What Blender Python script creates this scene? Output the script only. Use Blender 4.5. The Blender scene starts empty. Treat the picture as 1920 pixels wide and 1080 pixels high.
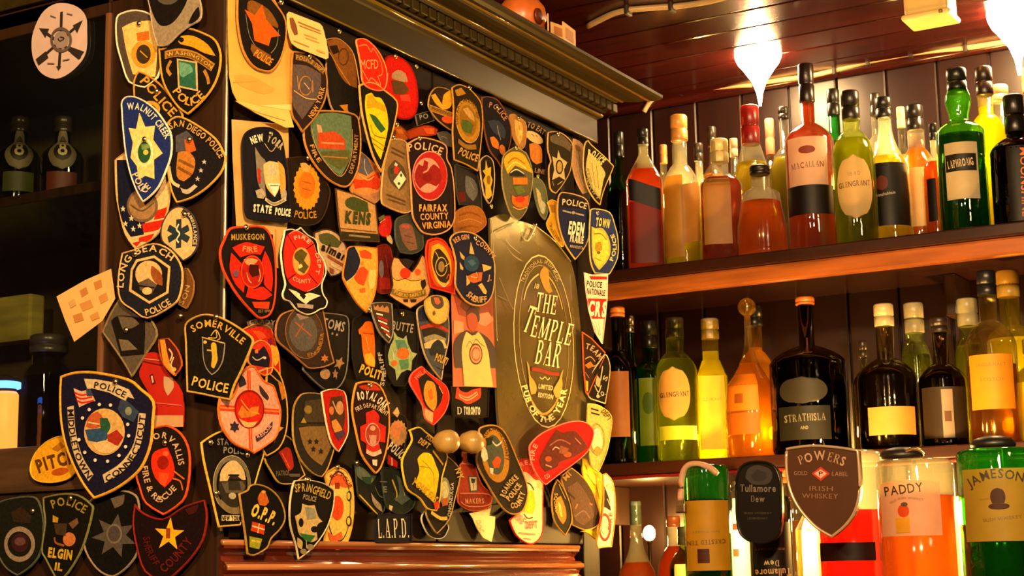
import bpy, bmesh, math, random
from mathutils import Vector, Matrix, geometry
random.seed(7)
S = bpy.context.scene
C = S.collection
PI = math.pi

# ------------------------------------------------------------------ camera
FPX = 3100.0
PITCH, ROLL, YAW, EYE = math.atan(543 / FPX), math.atan(.018), math.radians(30.09), 1.35
_F = Vector((0, math.cos(PITCH), math.sin(PITCH)))
_R = Vector((1, 0, 0))
_U = _R.cross(_F)
_c, _s = math.cos(ROLL), math.sin(ROLL)
_Z = Matrix.Rotation(YAW, 3, 'Z')
CF, CR, CU = _Z @ _F, _Z @ (_c * _R - _s * _U), _Z @ (_s * _R + _c * _U)
EYEP = Vector((0, 0, EYE))
cam = bpy.data.objects.new('camera', bpy.data.cameras.new('camera'))
C.objects.link(cam)
cam.data.sensor_width = 36.0
cam.data.lens = 36.0 * FPX / 1920
cam.data.clip_start = 0.05
cam.matrix_world = Matrix(((CR.x, CU.x, -CF.x, 0), (CR.y, CU.y, -CF.y, 0), (CR.z, CU.z, -CF.z, EYE), (0, 0, 0, 1)))
S.camera = cam

# ------------------------------------------------------------------ light and exposure
S.view_settings.view_transform = 'Standard'
S.view_settings.look = 'None'
S.view_settings.exposure = 0.66
S.view_settings.gamma = 1.0
S.view_settings.use_curve_mapping = False
S.cycles.max_bounces = 10
S.cycles.transparent_max_bounces = 24
S.cycles.sample_clamp_indirect = 4.0
S.cycles.caustics_reflective = False
S.cycles.caustics_refractive = False
W = bpy.data.worlds.new('dim_bar_room')
S.world = W
W.use_nodes = True
W.node_tree.nodes['Background'].inputs[0].default_value = (1.0, .62, .30, 1)
W.node_tree.nodes['Background'].inputs[1].default_value = 0.025


def area_light(name, loc, target, size, power, col, shape='DISK'):
    l = bpy.data.lights.new(name, 'AREA')
    l.shape, l.size, l.energy, l.color = shape, size, power, col
    o = bpy.data.objects.new(name, l)
    C.objects.link(o)
    o.location = loc
    o.rotation_euler = (Vector(target) - Vector(loc)).to_track_quat('-Z', 'Y').to_euler()
    return o


# lamps of the bar room that hang behind and beside the photographer
area_light('ceiling_lamp_light', (0.15, .25, 2.25), (-1.29, 2.0, 1.75), .16, 42, (1, .66, .30))
area_light('pendant_lamp_light', (-.75, -.15, 2.25), (-1.45, 1.5, 1.95), .14, 20, (1, .62, .28))
area_light('bar_counter_light', (.45, 1.5, 2.1), (-.95, 3.0, 1.6), .25, 4.5, (1, .70, .36))


area_light('cabinet_interior_fill', (-1.42, 1.66, 2.06), (-1.80, 1.74, 1.80), .05, .22, (1, .80, .45))  # added fill without a fixture, brightens the bottles behind the glass


# ------------------------------------------------------------------ photograph-to-place geometry
def ray(x, y):
    return CF * FPX + CR * (x - 960) - CU * (y - 540)


def hit(x, y, P, N):
    d = ray(x, y)
    return EYEP + d * ((P - EYEP).dot(N) / d.dot(N))


def at_y(x, y, Y): return hit(x, y, Vector((0, Y, 0)), Vector((0, 1, 0)))
def at_x(x, y, X): return hit(x, y, Vector((X, 0, 0)), Vector((1, 0, 0)))
def at_z(x, y, Zp): return hit(x, y, Vector((0, 0, Zp)), Vector((0, 0, 1)))


# ------------------------------------------------------------------ materials
def lin(h):
    h = h.lstrip('#')
    v = [int(h[i:i + 2], 16) / 255 for i in (0, 2, 4)]
    return tuple(c / 12.92 if c <= .04045 else ((c + .055) / 1.055) ** 2.4 for c in v) + (1,)


_M = {}


def nodes_of(name):
    m = bpy.data.materials.new(name)
    m.use_nodes = True
    nt = m.node_tree
    return m, nt, nt.nodes['Principled BSDF'], nt.nodes.new, nt.links.new


def vary(nt, N, L, col, amt, scale, detail=4, stretch=None):
    """colour with procedural grain; returns the colour output and the noise factor"""
    tc = N('ShaderNodeTexCoord')
    no = N('ShaderNodeTexNoise')
    no.inputs['Scale'].default_value = scale
    no.inputs['Detail'].default_value = detail
    if stretch:
        mp = N('ShaderNodeMapping')
        mp.inputs['Scale'].default_value = stretch
        L(tc.outputs['Object'], mp.inputs[0])
        L(mp.outputs[0], no.inputs['Vector'])
    else:
        L(tc.outputs['Object'], no.inputs['Vector'])
    r = N('ShaderNodeValToRGB')
    r.color_ramp.elements[0].position = .3
    r.color_ramp.elements[1].position = .7
    r.color_ramp.elements[0].color = tuple(c * (1 - amt) for c in col[:3]) + (1,)
    r.color_ramp.elements[1].color = tuple(min(1, c * (1 + amt)) for c in col[:3]) + (1,)
    L(no.outputs['Fac'], r.inputs[0])
    return r.outputs[0], no.outputs['Fac']


def bump(nt, N, L, b, h, strength, dist):
    bp = N('ShaderNodeBump')
    bp.inputs['Strength'].default_value = strength
    bp.inputs['Distance'].default_value = dist
    L(h, bp.inputs['Height'])
    L(bp.outputs[0], b.inputs['Normal'])


def cloth(h):
    k = ('cloth', h)
    if k not in _M:
        m, nt, b, N, L = nodes_of('embroidered_cloth')
        c, f = vary(nt, N, L, lin(h), .24, 260, 6)
        L(c, b.inputs['Base Color'])
        b.inputs['Roughness'].default_value = .8
        b.inputs['Specular IOR Level'].default_value = .06
        bump(nt, N, L, b, f, .35, .0006)
        _M[k] = m
    return _M[k]


def paper(h, rough=.5, amt=.07):
    k = ('paper', h, rough)
    if k not in _M:
        m, nt, b, N, L = nodes_of('paper')
        c, f = vary(nt, N, L, lin(h), amt, 40, 5)
        L(c, b.inputs['Base Color'])
        b.inputs['Roughness'].default_value = rough
        _M[k] = m
    return _M[k]


def label_paper(h):
    """bottle label: printed paper that lets some light through from behind"""
    k = ('label', h)
    if k not in _M:
        m, nt, b, N, L = nodes_of('bottle_label_paper')
        c, f = vary(nt, N, L, lin(h), .09, 30, 5)
        L(c, b.inputs['Base Color'])
        b.inputs['Roughness'].default_value = .45
        b.inputs['Specular IOR Level'].default_value = .3
        tl = N('ShaderNodeBsdfTranslucent')
        L(c, tl.inputs[0])
        x = N('ShaderNodeMixShader')
        x.inputs[0].default_value = .35
        L(b.outputs[0], x.inputs[1])
        L(tl.outputs[0], x.inputs[2])
        L(x.outputs[0], nt.nodes['Material Output'].inputs[0])
        _M[k] = m
    return _M[k]


def paint(h, rough=.4, amt=.15, scale=8, stretch=None, bmp=.0, metal=0, coat=0):
    k = ('paint', h, rough, scale, stretch, metal, coat)
    if k not in _M:
        m, nt, b, N, L = nodes_of('painted_or_varnished_surface')
        c, f = vary(nt, N, L, lin(h), amt, scale, 5, stretch)
        L(c, b.inputs['Base Color'])
        b.inputs['Roughness'].default_value = rough
        b.inputs['Metallic'].default_value = metal
        b.inputs['Coat Weight'].default_value = coat
        b.inputs['Coat Roughness'].default_value = .12
        if bmp:
            bump(nt, N, L, b, f, bmp, .002)
        _M[k] = m
    return _M[k]


def wood(h, rough=.32, axis='Y'):
    st = {'X': (1.2, 22, 22), 'Y': (22, 1.2, 22), 'Z': (22, 22, 1.2)}[axis]
    return paint(h, rough, .4, 3, st, .12)


def glow(h, strength):
    k = ('glow', h, strength)
    if k not in _M:
        m, nt, b, N, L = nodes_of('glowing_lamp_or_reflection')
        b.inputs['Base Color'].default_value = lin(h)
        b.inputs['Emission Color'].default_value = lin(h)
        b.inputs['Emission Strength'].default_value = strength
        _M[k] = m
    return _M[k]


def glass(h, dens=.5, rough=.03):
    """thin bottle glass: tinted see-through with a clear reflection at its rim"""
    k = ('glass', h, dens)
    if k not in _M:
        m, nt, b, N, L = nodes_of('bottle_glass')
        nt.nodes.remove(b)
        out = nt.nodes['Material Output']
        c, f = vary(nt, N, L, lin(h), .06, 12)
        g = N('ShaderNodeGamma')
        g.inputs[1].default_value = .5
        L(c, g.inputs[0])
        tr = N('ShaderNodeBsdfTransparent')
        tl = N('ShaderNodeBsdfTranslucent')
        gl = N('ShaderNodeBsdfGlossy')
        gl.inputs['Roughness'].default_value = rough
        wv = N('ShaderNodeTexNoise')
        wv.inputs['Scale'].default_value = 26
        wc = N('ShaderNodeTexCoord')
        L(wc.outputs['Object'], wv.inputs['Vector'])
        bp = N('ShaderNodeBump')
        bp.inputs['Strength'].default_value = .5
        bp.inputs['Distance'].default_value = .003
        L(wv.outputs['Fac'], bp.inputs['Height'])
        L(bp.outputs[0], gl.inputs['Normal'])
        L(g.outputs[0], tr.inputs[0])
        L(c, tl.inputs[0])
        a = N('ShaderNodeMixShader')
        a.inputs[0].default_value = dens * .36
        L(tr.outputs[0], a.inputs[1])
        L(tl.outputs[0], a.inputs[2])
        fr = N('ShaderNodeLayerWeight')
        fr.inputs[0].default_value = .5
        pw = N('ShaderNodeMath')
        pw.operation = 'POWER'
        pw.inputs[1].default_value = 3.6
        L(fr.outputs['Facing'], pw.inputs[0])
        mm = N('ShaderNodeMath')
        mm.operation = 'MULTIPLY_ADD'
        mm.inputs[1].default_value = .75
        mm.inputs[2].default_value = .055
        L(pw.outputs[0], mm.inputs[0])
        x = N('ShaderNodeMixShader')
        L(mm.outputs[0], x.inputs[0])
        L(a.outputs[0], x.inputs[1])
        L(gl.outputs[0], x.inputs[2])
        L(x.outputs[0], out.inputs[0])
        _M[k] = m
    return _M[k]


def liquid(h, scatter=.45):
    scatter = min(.8, scatter)
    k = ('liquid', h, scatter)
    if k not in _M:
        m, nt, b, N, L = nodes_of('spirit_liquid')
        nt.nodes.remove(b)
        out = nt.nodes['Material Output']
        tr = N('ShaderNodeBsdfTransparent')
        tl = N('ShaderNodeBsdfTranslucent')
        df = N('ShaderNodeBsdfGlossy')
        df.inputs['Roughness'].default_value = .12
        col = lin(h)
        if col[0] > col[1]:
            col = (col[0], min(col[0], col[1] * 1.7), col[2], 1)
        c, f = vary(nt, N, L, col, .16, 14)
        g = N('ShaderNodeGamma')
        g.inputs[1].default_value = .55
        L(c, g.inputs[0])
        L(g.outputs[0], tr.inputs[0])
        L(c, tl.inputs[0])
        a = N('ShaderNodeMixShader')
        a.inputs[0].default_value = scatter
        L(tr.outputs[0], a.inputs[1])
        L(tl.outputs[0], a.inputs[2])
        x = N('ShaderNodeMixShader')
        x.inputs[0].default_value = .05
        L(a.outputs[0], x.inputs[1])
        L(df.outputs[0], x.inputs[2])
        L(x.outputs[0], out.inputs[0])
        _M[k] = m
    return _M[k]


BRASS = paint('#f4dca4', .25, .1, 30, None, 0, 1)
STEEL = paint('#b8ac98', .25, .1, 30, None, 0, 1)


# ------------------------------------------------------------------ building helpers
def new_obj(name, me, mat=None, parent=None, mw=None):
    o = bpy.data.objects.new(name, me)
    C.objects.link(o)
    if mat is not None and me is not None:
        me.materials.append(mat)
    if parent is not None:
        o.parent = parent
    if mw is not None:
        o.matrix_local = mw
    return o


def tag(o, label, cat, group=None):
    o['label'] = label
    o['category'] = cat
    if group:
        o['group'] = group
    return o


def thing(name, label, cat, mw=None, group=None):
    o = bpy.data.objects.new(name, None)
    o.empty_display_size = .02
    C.objects.link(o)
    if mw is not None:
        o.matrix_world = mw
    return tag(o, label, cat, group)


def mesh(verts, faces, smooth=False):
    me = bpy.data.meshes.new('mesh')
    me.from_pydata([tuple(v) for v in verts], [], faces)
    if smooth:
        for p in me.polygons:
            p.use_smooth = True
    me.update()
    return me


def finish(bm, smooth=False):
    bmesh.ops.recalc_face_normals(bm, faces=bm.faces)
    me = bpy.data.meshes.new('mesh')
    bm.to_mesh(me)
    bm.free()
    if smooth:
        for p in me.polygons:
            p.use_smooth = True
    return me


def box_mesh(x0, x1, y0, y1, z0, z1, bev=.0, seg=2):
    bm = bmesh.new()
    bmesh.ops.create_cube(bm, size=1)
    for v in bm.verts:
        v.co = Vector(((x0 + x1) / 2 + v.co.x * (x1 - x0), (y0 + y1) / 2 + v.co.y * (y1 - y0), (z0 + z1) / 2 + v.co.z * (z1 - z0)))
    if bev:
        bmesh.ops.bevel(bm, geom=bm.edges[:], offset=bev, segments=seg, affect='EDGES', profile=.6)
    return finish(bm)


def prism_y(profile, y0, y1, e0=0, e1=0):
    """closed (x, z) profile swept along Y; e0/e1 mitre the ends by each point's own x"""
    n = len(profile)
    v = [(x, y0 - e0 * x, z) for x, z in profile] + [(x, y1 + e1 * x, z) for x, z in profile]
    f = [[i, (i + 1) % n, n + (i + 1) % n, n + i] for i in range(n)] + [list(range(n))[::-1], list(range(n, 2 * n))]
    bm = bmesh.new()
    bv = [bm.verts.new(p) for p in v]
    for q in f:
        bm.faces.new([bv[i] for i in q])
    return finish(bm)


def tube_mesh(pts, r, n=8, closed=False):
    v, f = [], []
    P = [Vector(p) for p in pts]
    m = len(P)
    for i, p in enumerate(P):
        a = P[(i - 1) % m] if (closed or i > 0) else P[0]
        b = P[(i + 1) % m] if (closed or i < m - 1) else P[-1]
        d = (b - a).normalized()
        u = d.cross(Vector((0, 0, 1)))
        if u.length < .1:
            u = d.cross(Vector((1, 0, 0)))
        u.normalize()
        w = d.cross(u)
        rr = r[i] if isinstance(r, (list, tuple)) else r
        for k in range(n):
            t = 2 * PI * k / n
            v.append(p + (u * math.cos(t) + w * math.sin(t)) * rr)
    for i in range(m if closed else m - 1):
        for k in range(n):
            j = (i + 1) % m
            f.append([i * n + k, i * n + (k + 1) % n, j * n + (k + 1) % n, j * n + k])
    if not closed:
        f += [list(range(n))[::-1], list(range((m - 1) * n, m * n))]
    return mesh(v, f, True)


def lathe_mesh(prof, n=28, sq=0.0, sx=1.0, sy=1.0, cap0=True, cap1=True):
    """(radius, z) profile turned about Z; sq > 0 makes the section squarer"""
    v, f = [], []
    for r, z in prof:
        for k in range(n):
            t = 2 * PI * k / n
            c, s = math.cos(t), math.sin(t)
            e = 2 + sq * 6
            q = (abs(c) ** e + abs(s) ** e) ** (-1 / e)
            v.append((r * q * c * sx, r * q * s * sy, z))
    m = len(prof)
    for i in range(m - 1):
        for k in range(n):
            f.append([i * n + k, i * n + (k + 1) % n, (i + 1) * n + (k + 1) % n, (i + 1) * n + k])
    if cap0:
        f.append(list(range(n))[::-1])
    if cap1:
        f.append(list(range((m - 1) * n, m * n)))
    return mesh(v, f, True)


# ------------------------------------------------------------------ letters
_G = {}


def glyph(ch, bold=.022):
    k = (ch, bold)
    if k in _G:
        return _G[k]
    cu = bpy.data.curves.new('t', 'FONT')
    cu.body = ch
    cu.resolution_u = 2
    cu.offset = bold
    cu.fill_mode = 'FRONT'
    o = bpy.data.objects.new('t', cu)
    C.objects.link(o)
    bpy.context.view_layer.update()
    me = bpy.data.meshes.new_from_object(o.evaluated_get(bpy.context.evaluated_depsgraph_get()))
    V = [(v.co.x, v.co.y) for v in me.vertices]
    Fc = [list(p.vertices) for p in me.polygons]
    bpy.data.objects.remove(o)
    bpy.data.curves.remove(cu)
    bpy.data.meshes.remove(me)
    if V:
        x0 = min(p[0] for p in V)
        x1 = max(p[0] for p in V)
        V = [((p[0] - x0) / .70, p[1] / .70) for p in V]
        w = (x1 - x0) / .70
    else:
        w = .35
    _G[k] = (V, Fc, w)
    return _G[k]


# roman letters with serifs, drawn from strokes on a unit-high em
_SER = {
    'T': (.80, [((.02, 1), (.78, 1), .10, 0), ((.40, 1), (.40, 0), .17, 1), ((.05, 1), (.05, .78), .05, 0), ((.75, 1), (.75, .78), .05, 0)]),
    'H': (.86, [((.17, 1), (.17, 0), .16, 3), ((.69, 1), (.69, 0), .16, 3), ((.17, .52), (.69, .52), .07, 0)]),
    'E': (.70, [((.17, 1), (.17, 0), .16, 3), ((.1, .97), (.62, .97), .07, 0), ((.17, .52), (.50, .52), .07, 0), ((.1, .03), (.66, .03), .07, 0), ((.62, 1), (.62, .76), .05, 0), ((.66, 0), (.66, .26), .05, 0), ((.5, .64), (.5, .4), .05, 0)]),
    'M': (1.05, [((.15, 1), (.15, 0), .07, 3), ((.9, 1), (.9, 0), .16, 3), ((.15, 1), (.52, .08), .15, 0), ((.52, .08), (.88, 1), .06, 0)]),
    'P': (.72, [((.17, 1), (.17, 0), .16, 3), ((.17, .97), (.45, .97), .07, 0), ((.45, .97), (.60, .86), .10, 0), ((.61, .87), (.61, .63), .15, 0), ((.60, .64), (.45, .50), .10, 0), ((.17, .48), (.45, .48), .07, 0)]),
    'L': (.68, [((.17, 1), (.17, 0), .16, 3), ((.1, .03), (.62, .03), .07, 0), ((.63, 0), (.63, .28), .05, 0)]),
    'B': (.78, [((.17, 1), (.17, 0), .16, 3), ((.17, .97), (.45, .97), .07, 0), ((.45, .97), (.58, .86), .10, 0), ((.59, .88), (.59, .66), .14, 0), ((.58, .66), (.44, .54), .10, 0), ((.17, .53), (.46, .53), .07, 0), ((.46, .53), (.63, .42), .10, 0), ((.64, .42), (.64, .16), .15, 0), ((.63, .16), (.46, .03), .10, 0), ((.17, .03), (.46, .03), .07, 0)]),
    'A': (.90, [((.14, 0), (.45, 1), .06, 1), ((.45, 1), (.76, 0), .16, 1), ((.26, .34), (.66, .34), .06, 0)]),
    'R': (.86, [((.17, 1), (.17, 0), .16, 3), ((.17, .97), (.45, .97), .07, 0), ((.45, .97), (.60, .86), .10, 0), ((.61, .87), (.61, .66), .14, 0), ((.60, .66), (.45, .52), .10, 0), ((.17, .51), (.45, .51), .07, 0), ((.42, .5), (.74, 0), .15, 1)]),
    'D': (.86, [((.17, 1), (.17, 0), .16, 3), ((.17, .97), (.45, .97), .07, 0), ((.45, .97), (.68, .78), .10, 0), ((.69, .8), (.69, .2), .15, 0), ((.68, .22), (.45, .03), .10, 0), ((.17, .03), (.45, .03), .07, 0)]),
    '.': (.26, [((.13, 0), (.13, .12), .14, 0)]),
}


def serif_glyph(ch):
    if ch not in _SER:
        return glyph(ch)
    w, st = _SER[ch]
    V, Fc = [], []

    def quad(a, b, t):
        d = Vector((b[0] - a[0], b[1] - a[1])).normalized()
        n = Vector((-d.y, d.x)) * t / 2
        i = len(V)
        V.extend([(a[0] + n.x, a[1] + n.y), (b[0] + n.x, b[1] + n.y), (b[0] - n.x, b[1] - n.y), (a[0] - n.x, a[1] - n.y)])
        Fc.append([i, i + 1, i + 2, i + 3])
    for a, b, t, s in st:
        quad(a, b, t)
        if s:
            quad((b[0] - t * .5 - .07, .025), (b[0] + t * .5 + .07, .025), .05)
        if s == 3:
            quad((a[0] - t * .5 - .07, .975), (a[0] + t * .5 + .07, .975), .05)
    return V, Fc, w


def lay_text(text, path, h, serif=False, bold=.022):
    """glyph polygons laid along a polyline (photograph pixels), stretched to fill it"""
    P = [Vector(p) for p in path]
    seg = [(P[i + 1] - P[i]).length for i in range(len(P) - 1)]
    Lt = sum(seg)
    gl = [serif_glyph(c) if serif else glyph(c, bold) for c in text]
    gap = .16
    tot = sum(g[2] for g in gl) + gap * (len(gl) - 1)
    k = Lt / max(tot, .01)

    def pos(s):
        s = max(0, s)
        for i, L in enumerate(seg):
            if s <= L or i == len(seg) - 1:
                d = (P[i + 1] - P[i]) / max(L, 1e-6)
                return P[i] + d * s, d
            s -= L
    V, Fc, x = [], [], 0
    for g in gl:
        c, d = pos((x + g[2] / 2) * k)
        d0 = pos(x * k)[1]
        d1 = pos((x + g[2]) * k)[1]
        d = (d0 + d + d1).normalized()
        up = Vector((d.y, -d.x))
        i0 = len(V)
        for gx, gy in g[0]:
            q = c + d * ((gx - g[2] / 2) * k) + up * (gy * h)
            V.append(q)
        Fc += [[i0 + j for j in fc] for fc in g[1]]
        x += g[2] + gap
    return V, Fc


# ------------------------------------------------------------------ outlines
def smooth_closed(pts, step=3):
    P = [Vector(p) for p in pts]
    n = len(P)
    out = []
    sharp = []
    for i in range(n):
        a, b, c = P[i - 1], P[i], P[(i + 1) % n]
        d0, d1 = (b - a), (c - b)
        sharp.append(d0.length > 0 and d1.length > 0 and d0.angle(d1) > math.radians(58))
    for i in range(n):
        p0, p1, p2, p3 = P[i - 1], P[i], P[(i + 1) % n], P[(i + 2) % n]
        t1 = Vector((0, 0)) if sharp[i] else (p2 - p0) * .5
        t2 = Vector((0, 0)) if sharp[(i + 1) % n] else (p3 - p1) * .5
        for s in range(step):
            t = s / step
            h1, h2 = 2 * t ** 3 - 3 * t * t + 1, -2 * t ** 3 + 3 * t * t
            h3, h4 = t ** 3 - 2 * t * t + t, t ** 3 - t * t
            out.append(p1 * h1 + p2 * h2 + t1 * h3 + t2 * h4)
    return out


def smooth_open(pts, step=4):
    P = [Vector(p) for p in pts]
    if len(P) < 3:
        return P
    out = []
    for i in range(len(P) - 1):
        p0, p1, p2, p3 = P[max(i - 1, 0)], P[i], P[i + 1], P[min(i + 2, len(P) - 1)]
        for s in range(step):
            t = s / step
            out.append(.5 * ((2 * p1) + (p2 - p0) * t + (2 * p0 - 5 * p1 + 4 * p2 - p3) * t * t + (3 * p1 - p0 - 3 * p2 + p3) * t ** 3))
    out.append(P[-1])
    return out


def area2(P): return sum(P[i - 1].x * P[i].y - P[i].x * P[i - 1].y for i in range(len(P)))


def inside(p, P):
    c = False
    j = len(P) - 1
    for i in range(len(P)):
        if (P[i].y > p.y) != (P[j].y > p.y) and p.x < (P[j].x - P[i].x) * (p.y - P[i].y) / (P[j].y - P[i].y) + P[i].x:
            c = not c
        j = i
    return c


def fill2d(P, grid):
    """triangles of a 2-D outline with grid points inside so it can bend"""
    if area2(P) < 0:
        P = P[::-1]
    n = len(P)
    V = [Vector((p.x, p.y)) for p in P]
    x0, x1 = min(p.x for p in P), max(p.x for p in P)
    y0, y1 = min(p.y for p in P), max(p.y for p in P)
    if grid:
        nx, ny = int((x1 - x0) / grid), int((y1 - y0) / grid)
        for i in range(1, nx + 1):
            for j in range(1, ny + 1):
                q = Vector((x0 + (x1 - x0) * i / (nx + 1), y0 + (y1 - y0) * j / (ny + 1)))
                if inside(q, P) and min((q - p).length for p in P) > grid * .25:
                    V.append(q)
    r = geometry.delaunay_2d_cdt(V, [], [list(range(n))], 1, 1e-7)
    return r[0], [list(f) for f in r[2]]


def offset_in(P, d):
    n = len(P)
    sgn = 1 if area2(P) > 0 else -1
    out = []
    for i in range(n):
        a, b, c = P[i - 1], P[i], P[(i + 1) % n]
        e0, e1 = (b - a), (c - b)
        e0 = e0.normalized() if e0.length > 1e-9 else Vector((1, 0))
        e1 = e1.normalized() if e1.length > 1e-9 else e0
        n0, n1 = Vector((-e0.y, e0.x)) * sgn, Vector((-e1.y, e1.x)) * sgn
        m = n0 + n1
        m = m.normalized() if m.length > .1 else n0
        out.append(b + m * d / max(.55, m.dot(n0)))
    return out

# zoom windows in which the photograph was measured: (x0, y0, scale)
ZW = {0: (0, 0, 1), 1: (0, 0, 3.857), 2: (0, 270, 3.857), 3: (0, 540, 3.857), 4: (0, 800, 3.857), 5: (400, 0, 4.5), 6: (400, 220, 4.5),
      7: (400, 400, 4.5), 8: (330, 580, 4.5), 9: (330, 780, 3.6), 10: (660, 780, 3.6), 11: (640, 560, 4.5), 12: (640, 380, 4.908),
      13: (660, 160, 4.5), 14: (880, 160, 4.5), 15: (900, 380, 4.91), 16: (900, 580, 4.5), 24: (1200, 0, 2.667)}


def PX(z, s):
    ox, oy, k = ZW[z]
    if isinstance(s, str):
        s = [tuple(float(c) for c in q.split(',')) for q in s.split()]
    return [Vector((ox + x / k, oy + y / k)) for x, y in s]


CAB_X, CAB_Y = -1.2873, 1.525       # the cabinet's door plane and its glazed side
PART = {'f': 'emblem', 'p': 'emblem', 'e': 'medallion', 'r': 'ring', 's': 'star', 'l': 'stitched_line', 't': 'lettering', 'T': 'lettering'}
PROTO = {}


def pin_mesh():
    if 'pin' not in PROTO:
        me = lathe_mesh([(.0006, -.004), (.0006, 0), (.0036, .0), (.0039, .0009), (.0033, .0023), (.0018, .0033), (.0003, .0037)], 12)
        me.materials.append(BRASS)
        PROTO['pin'] = me
    return PROTO['pin']


def patch(face, name, label, cat, z, outline, base, border=None, bw=.0026, lay=1, items=(), pins='', tilt=0, smooth=True,
          curl=None, mat=None, pivot='l', thick=.0012, group=None, proud=0):
    rnd = random.Random(label)
    off = .0012 + lay * .0034 + proud
    if face == 'D':
        O, U, N = Vector((CAB_X + off, 0, 0)), Vector((0, 1, 0)), Vector((1, 0, 0))
    else:
        O, U, N = Vector((0, CAB_Y - off, 0)), Vector((1, 0, 0)), Vector((0, -1, 0))
    V = Vector((0, 0, 1))
    op = PX(z, outline)
    if tilt:
        e = min(op, key=lambda q: q.x) if pivot == 'l' else max(op, key=lambda q: q.x)
        O = hit(e.x, e.y, O, N)
        rot = Matrix.Rotation(math.radians(-tilt), 3, 'Z')
        U, N = rot @ U, rot @ N
    if smooth:
        op = smooth_closed(op)
    W3 = [hit(q.x, q.y, O, N) for q in op]
    cen = sum(W3, Vector()) / len(W3)
    mw = Matrix(((U.x, V.x, N.x, cen.x), (U.y, V.y, N.y, cen.y), (U.z, V.z, N.z, cen.z), (0, 0, 0, 1)))

    def loc(q):
        d = hit(q.x, q.y, O, N) - cen
        return Vector((d.dot(U), d.dot(V)))
    P = [loc(q) for q in op]
    cq = sum(op, Vector((0, 0))) / len(op)
    kpx = (loc(cq + Vector((0, 1))) - loc(cq)).length
    vt, vb = max(p.y for p in P), min(p.y for p in P)
    hw = max(abs(p.x) for p in P)
    ca, cb = curl if curl is not None else (rnd.uniform(.0, .0025), rnd.uniform(-.0012, .0014))

    def disp(p): return ca * ((vt - p.y) / (vt - vb)) ** 2 + cb * (p.x / hw) ** 2 - cb * .5

    def lift(p, h): return (p.x, p.y, disp(p) + h)

    root = thing(name, label, cat, mw, group)
    M = mat or cloth

    def slab(Q, h, t, grid=.011):
        v, f = fill2d(Q, grid)
        vs = [lift(p, h) for p in v]
        n, k = len(Q), len(vs)
        vs += [lift(p, h) for p in Q] + [lift(p, h - t) for p in Q]
        f = f + [[k + i, k + (i + 1) % n, k + n + (i + 1) % n, k + n + i] for i in range(n)]
        return vs, f
    vs, fs = slab(P, 0, thick)
    new_obj('backing', mesh(vs, fs), M(base) if not callable(base) else base(), root)
    if border:
        prof = [(.0, .0001), (bw * .18, .0010), (bw * .5, .0014), (bw * .82, .0010), (bw, .0001)]
        rings = [offset_in(P, -bw * .12 + d) if i else offset_in(P, -bw * .12) for i, (d, _) in enumerate(prof)]
        n = len(P)
        vs = [lift(p, prof[i][1] - (.0012 if i == 0 else 0)) for i, r in enumerate(rings) for p in r]
        fs = [[i * n + k, i * n + (k + 1) % n, (i + 1) * n + (k + 1) % n, (i + 1) * n + k] for i in range(len(prof) - 1) for k in range(n)]
        new_obj('border', mesh(vs, fs, True), M(border), root)
    for i, it in enumerate(items):
        kd, col = it[0], it[1]
        h = .0005 + i * .00011
        nm = PART[kd]
        if kd in 'fp':
            Q = PX(z, it[2])
            Q = [loc(q) for q in (smooth_closed(Q) if kd == 'f' else Q)]
            me = mesh(*slab(Q, h, .0005, .012))
        elif kd in 'ers':
            a = it[2]
            cx, cy, rx, ry = a[:4]
            if kd == 's':
                n, inn = a[4], a[5]
                rot = math.radians(a[6]) if len(a) > 6 else 0
                pts = []
                for j in range(2 * n):
                    t = PI * j / n
                    q = 1 if j % 2 == 0 else inn
                    x, y = math.sin(t) * q * rx, -math.cos(t) * q * ry
                    pts.append((cx + x * math.cos(rot) - y * math.sin(rot), cy + x * math.sin(rot) + y * math.cos(rot)))
                me = mesh(*slab([loc(q) for q in PX(z, pts)], h, .0005, .014))
            else:
                rot = math.radians(a[4]) if len(a) > 4 else 0
                pts = []
                for j in range(28):
                    t = 2 * PI * j / 28
                    x, y = math.cos(t) * rx, math.sin(t) * ry
                    pts.append((cx + x * math.cos(rot) - y * math.sin(rot), cy + x * math.sin(rot) + y * math.cos(rot)))
                Q = [loc(q) for q in PX(z, pts)]
                if kd == 'e':
                    me = mesh(*slab(Q, h, .0005, .014))
                else:
                    w = it[3] / ZW[z][2] * kpx
                    R2 = offset_in(Q, w)
                    n = len(Q)
                    me = mesh([lift(p, h) for p in Q] + [lift(p, h + .0002) for p in R2], [[j, (j + 1) % n, n + (j + 1) % n, n + j] for j in range(n)])
        elif kd == 'l':
            w = it[2] / ZW[z][2] * kpx / 2
            Q = [loc(q) for q in smooth_open(PX(z, it[3]), 4)]
            if len(Q) == 2:
                Q = [Q[0].lerp(Q[1], t / 3) for t in range(4)]
            vs, fs = [], []
            for j, q in enumerate(Q):
                d = (Q[min(j + 1, len(Q) - 1)] - Q[max(j - 1, 0)])
                d = d.normalized() if d.length > 1e-9 else Vector((1, 0))
                nn = Vector((-d.y, d.x)) * w
                vs += [lift(q + nn, h), lift(q - nn, h)]
                if j:
                    fs.append([2 * j - 2, 2 * j - 1, 2 * j + 1, 2 * j])
            me = mesh(vs, fs)
        else:
            v, fs = lay_text(it[2], smooth_open(PX(z, it[4]), 5), it[3] / ZW[z][2], kd == 'T', it[5] if len(it) > 5 else .022)
            me = mesh([lift(loc(q), h + .0002) for q in v], fs)
        o = new_obj(nm, me, M(col), root)
    if pins:
        for q in PX(z, pins):
            p = loc(q)
            new_obj('pin', pin_mesh(), None, root, Matrix.Translation(Vector(lift(p, .0016))))
    return root


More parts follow.
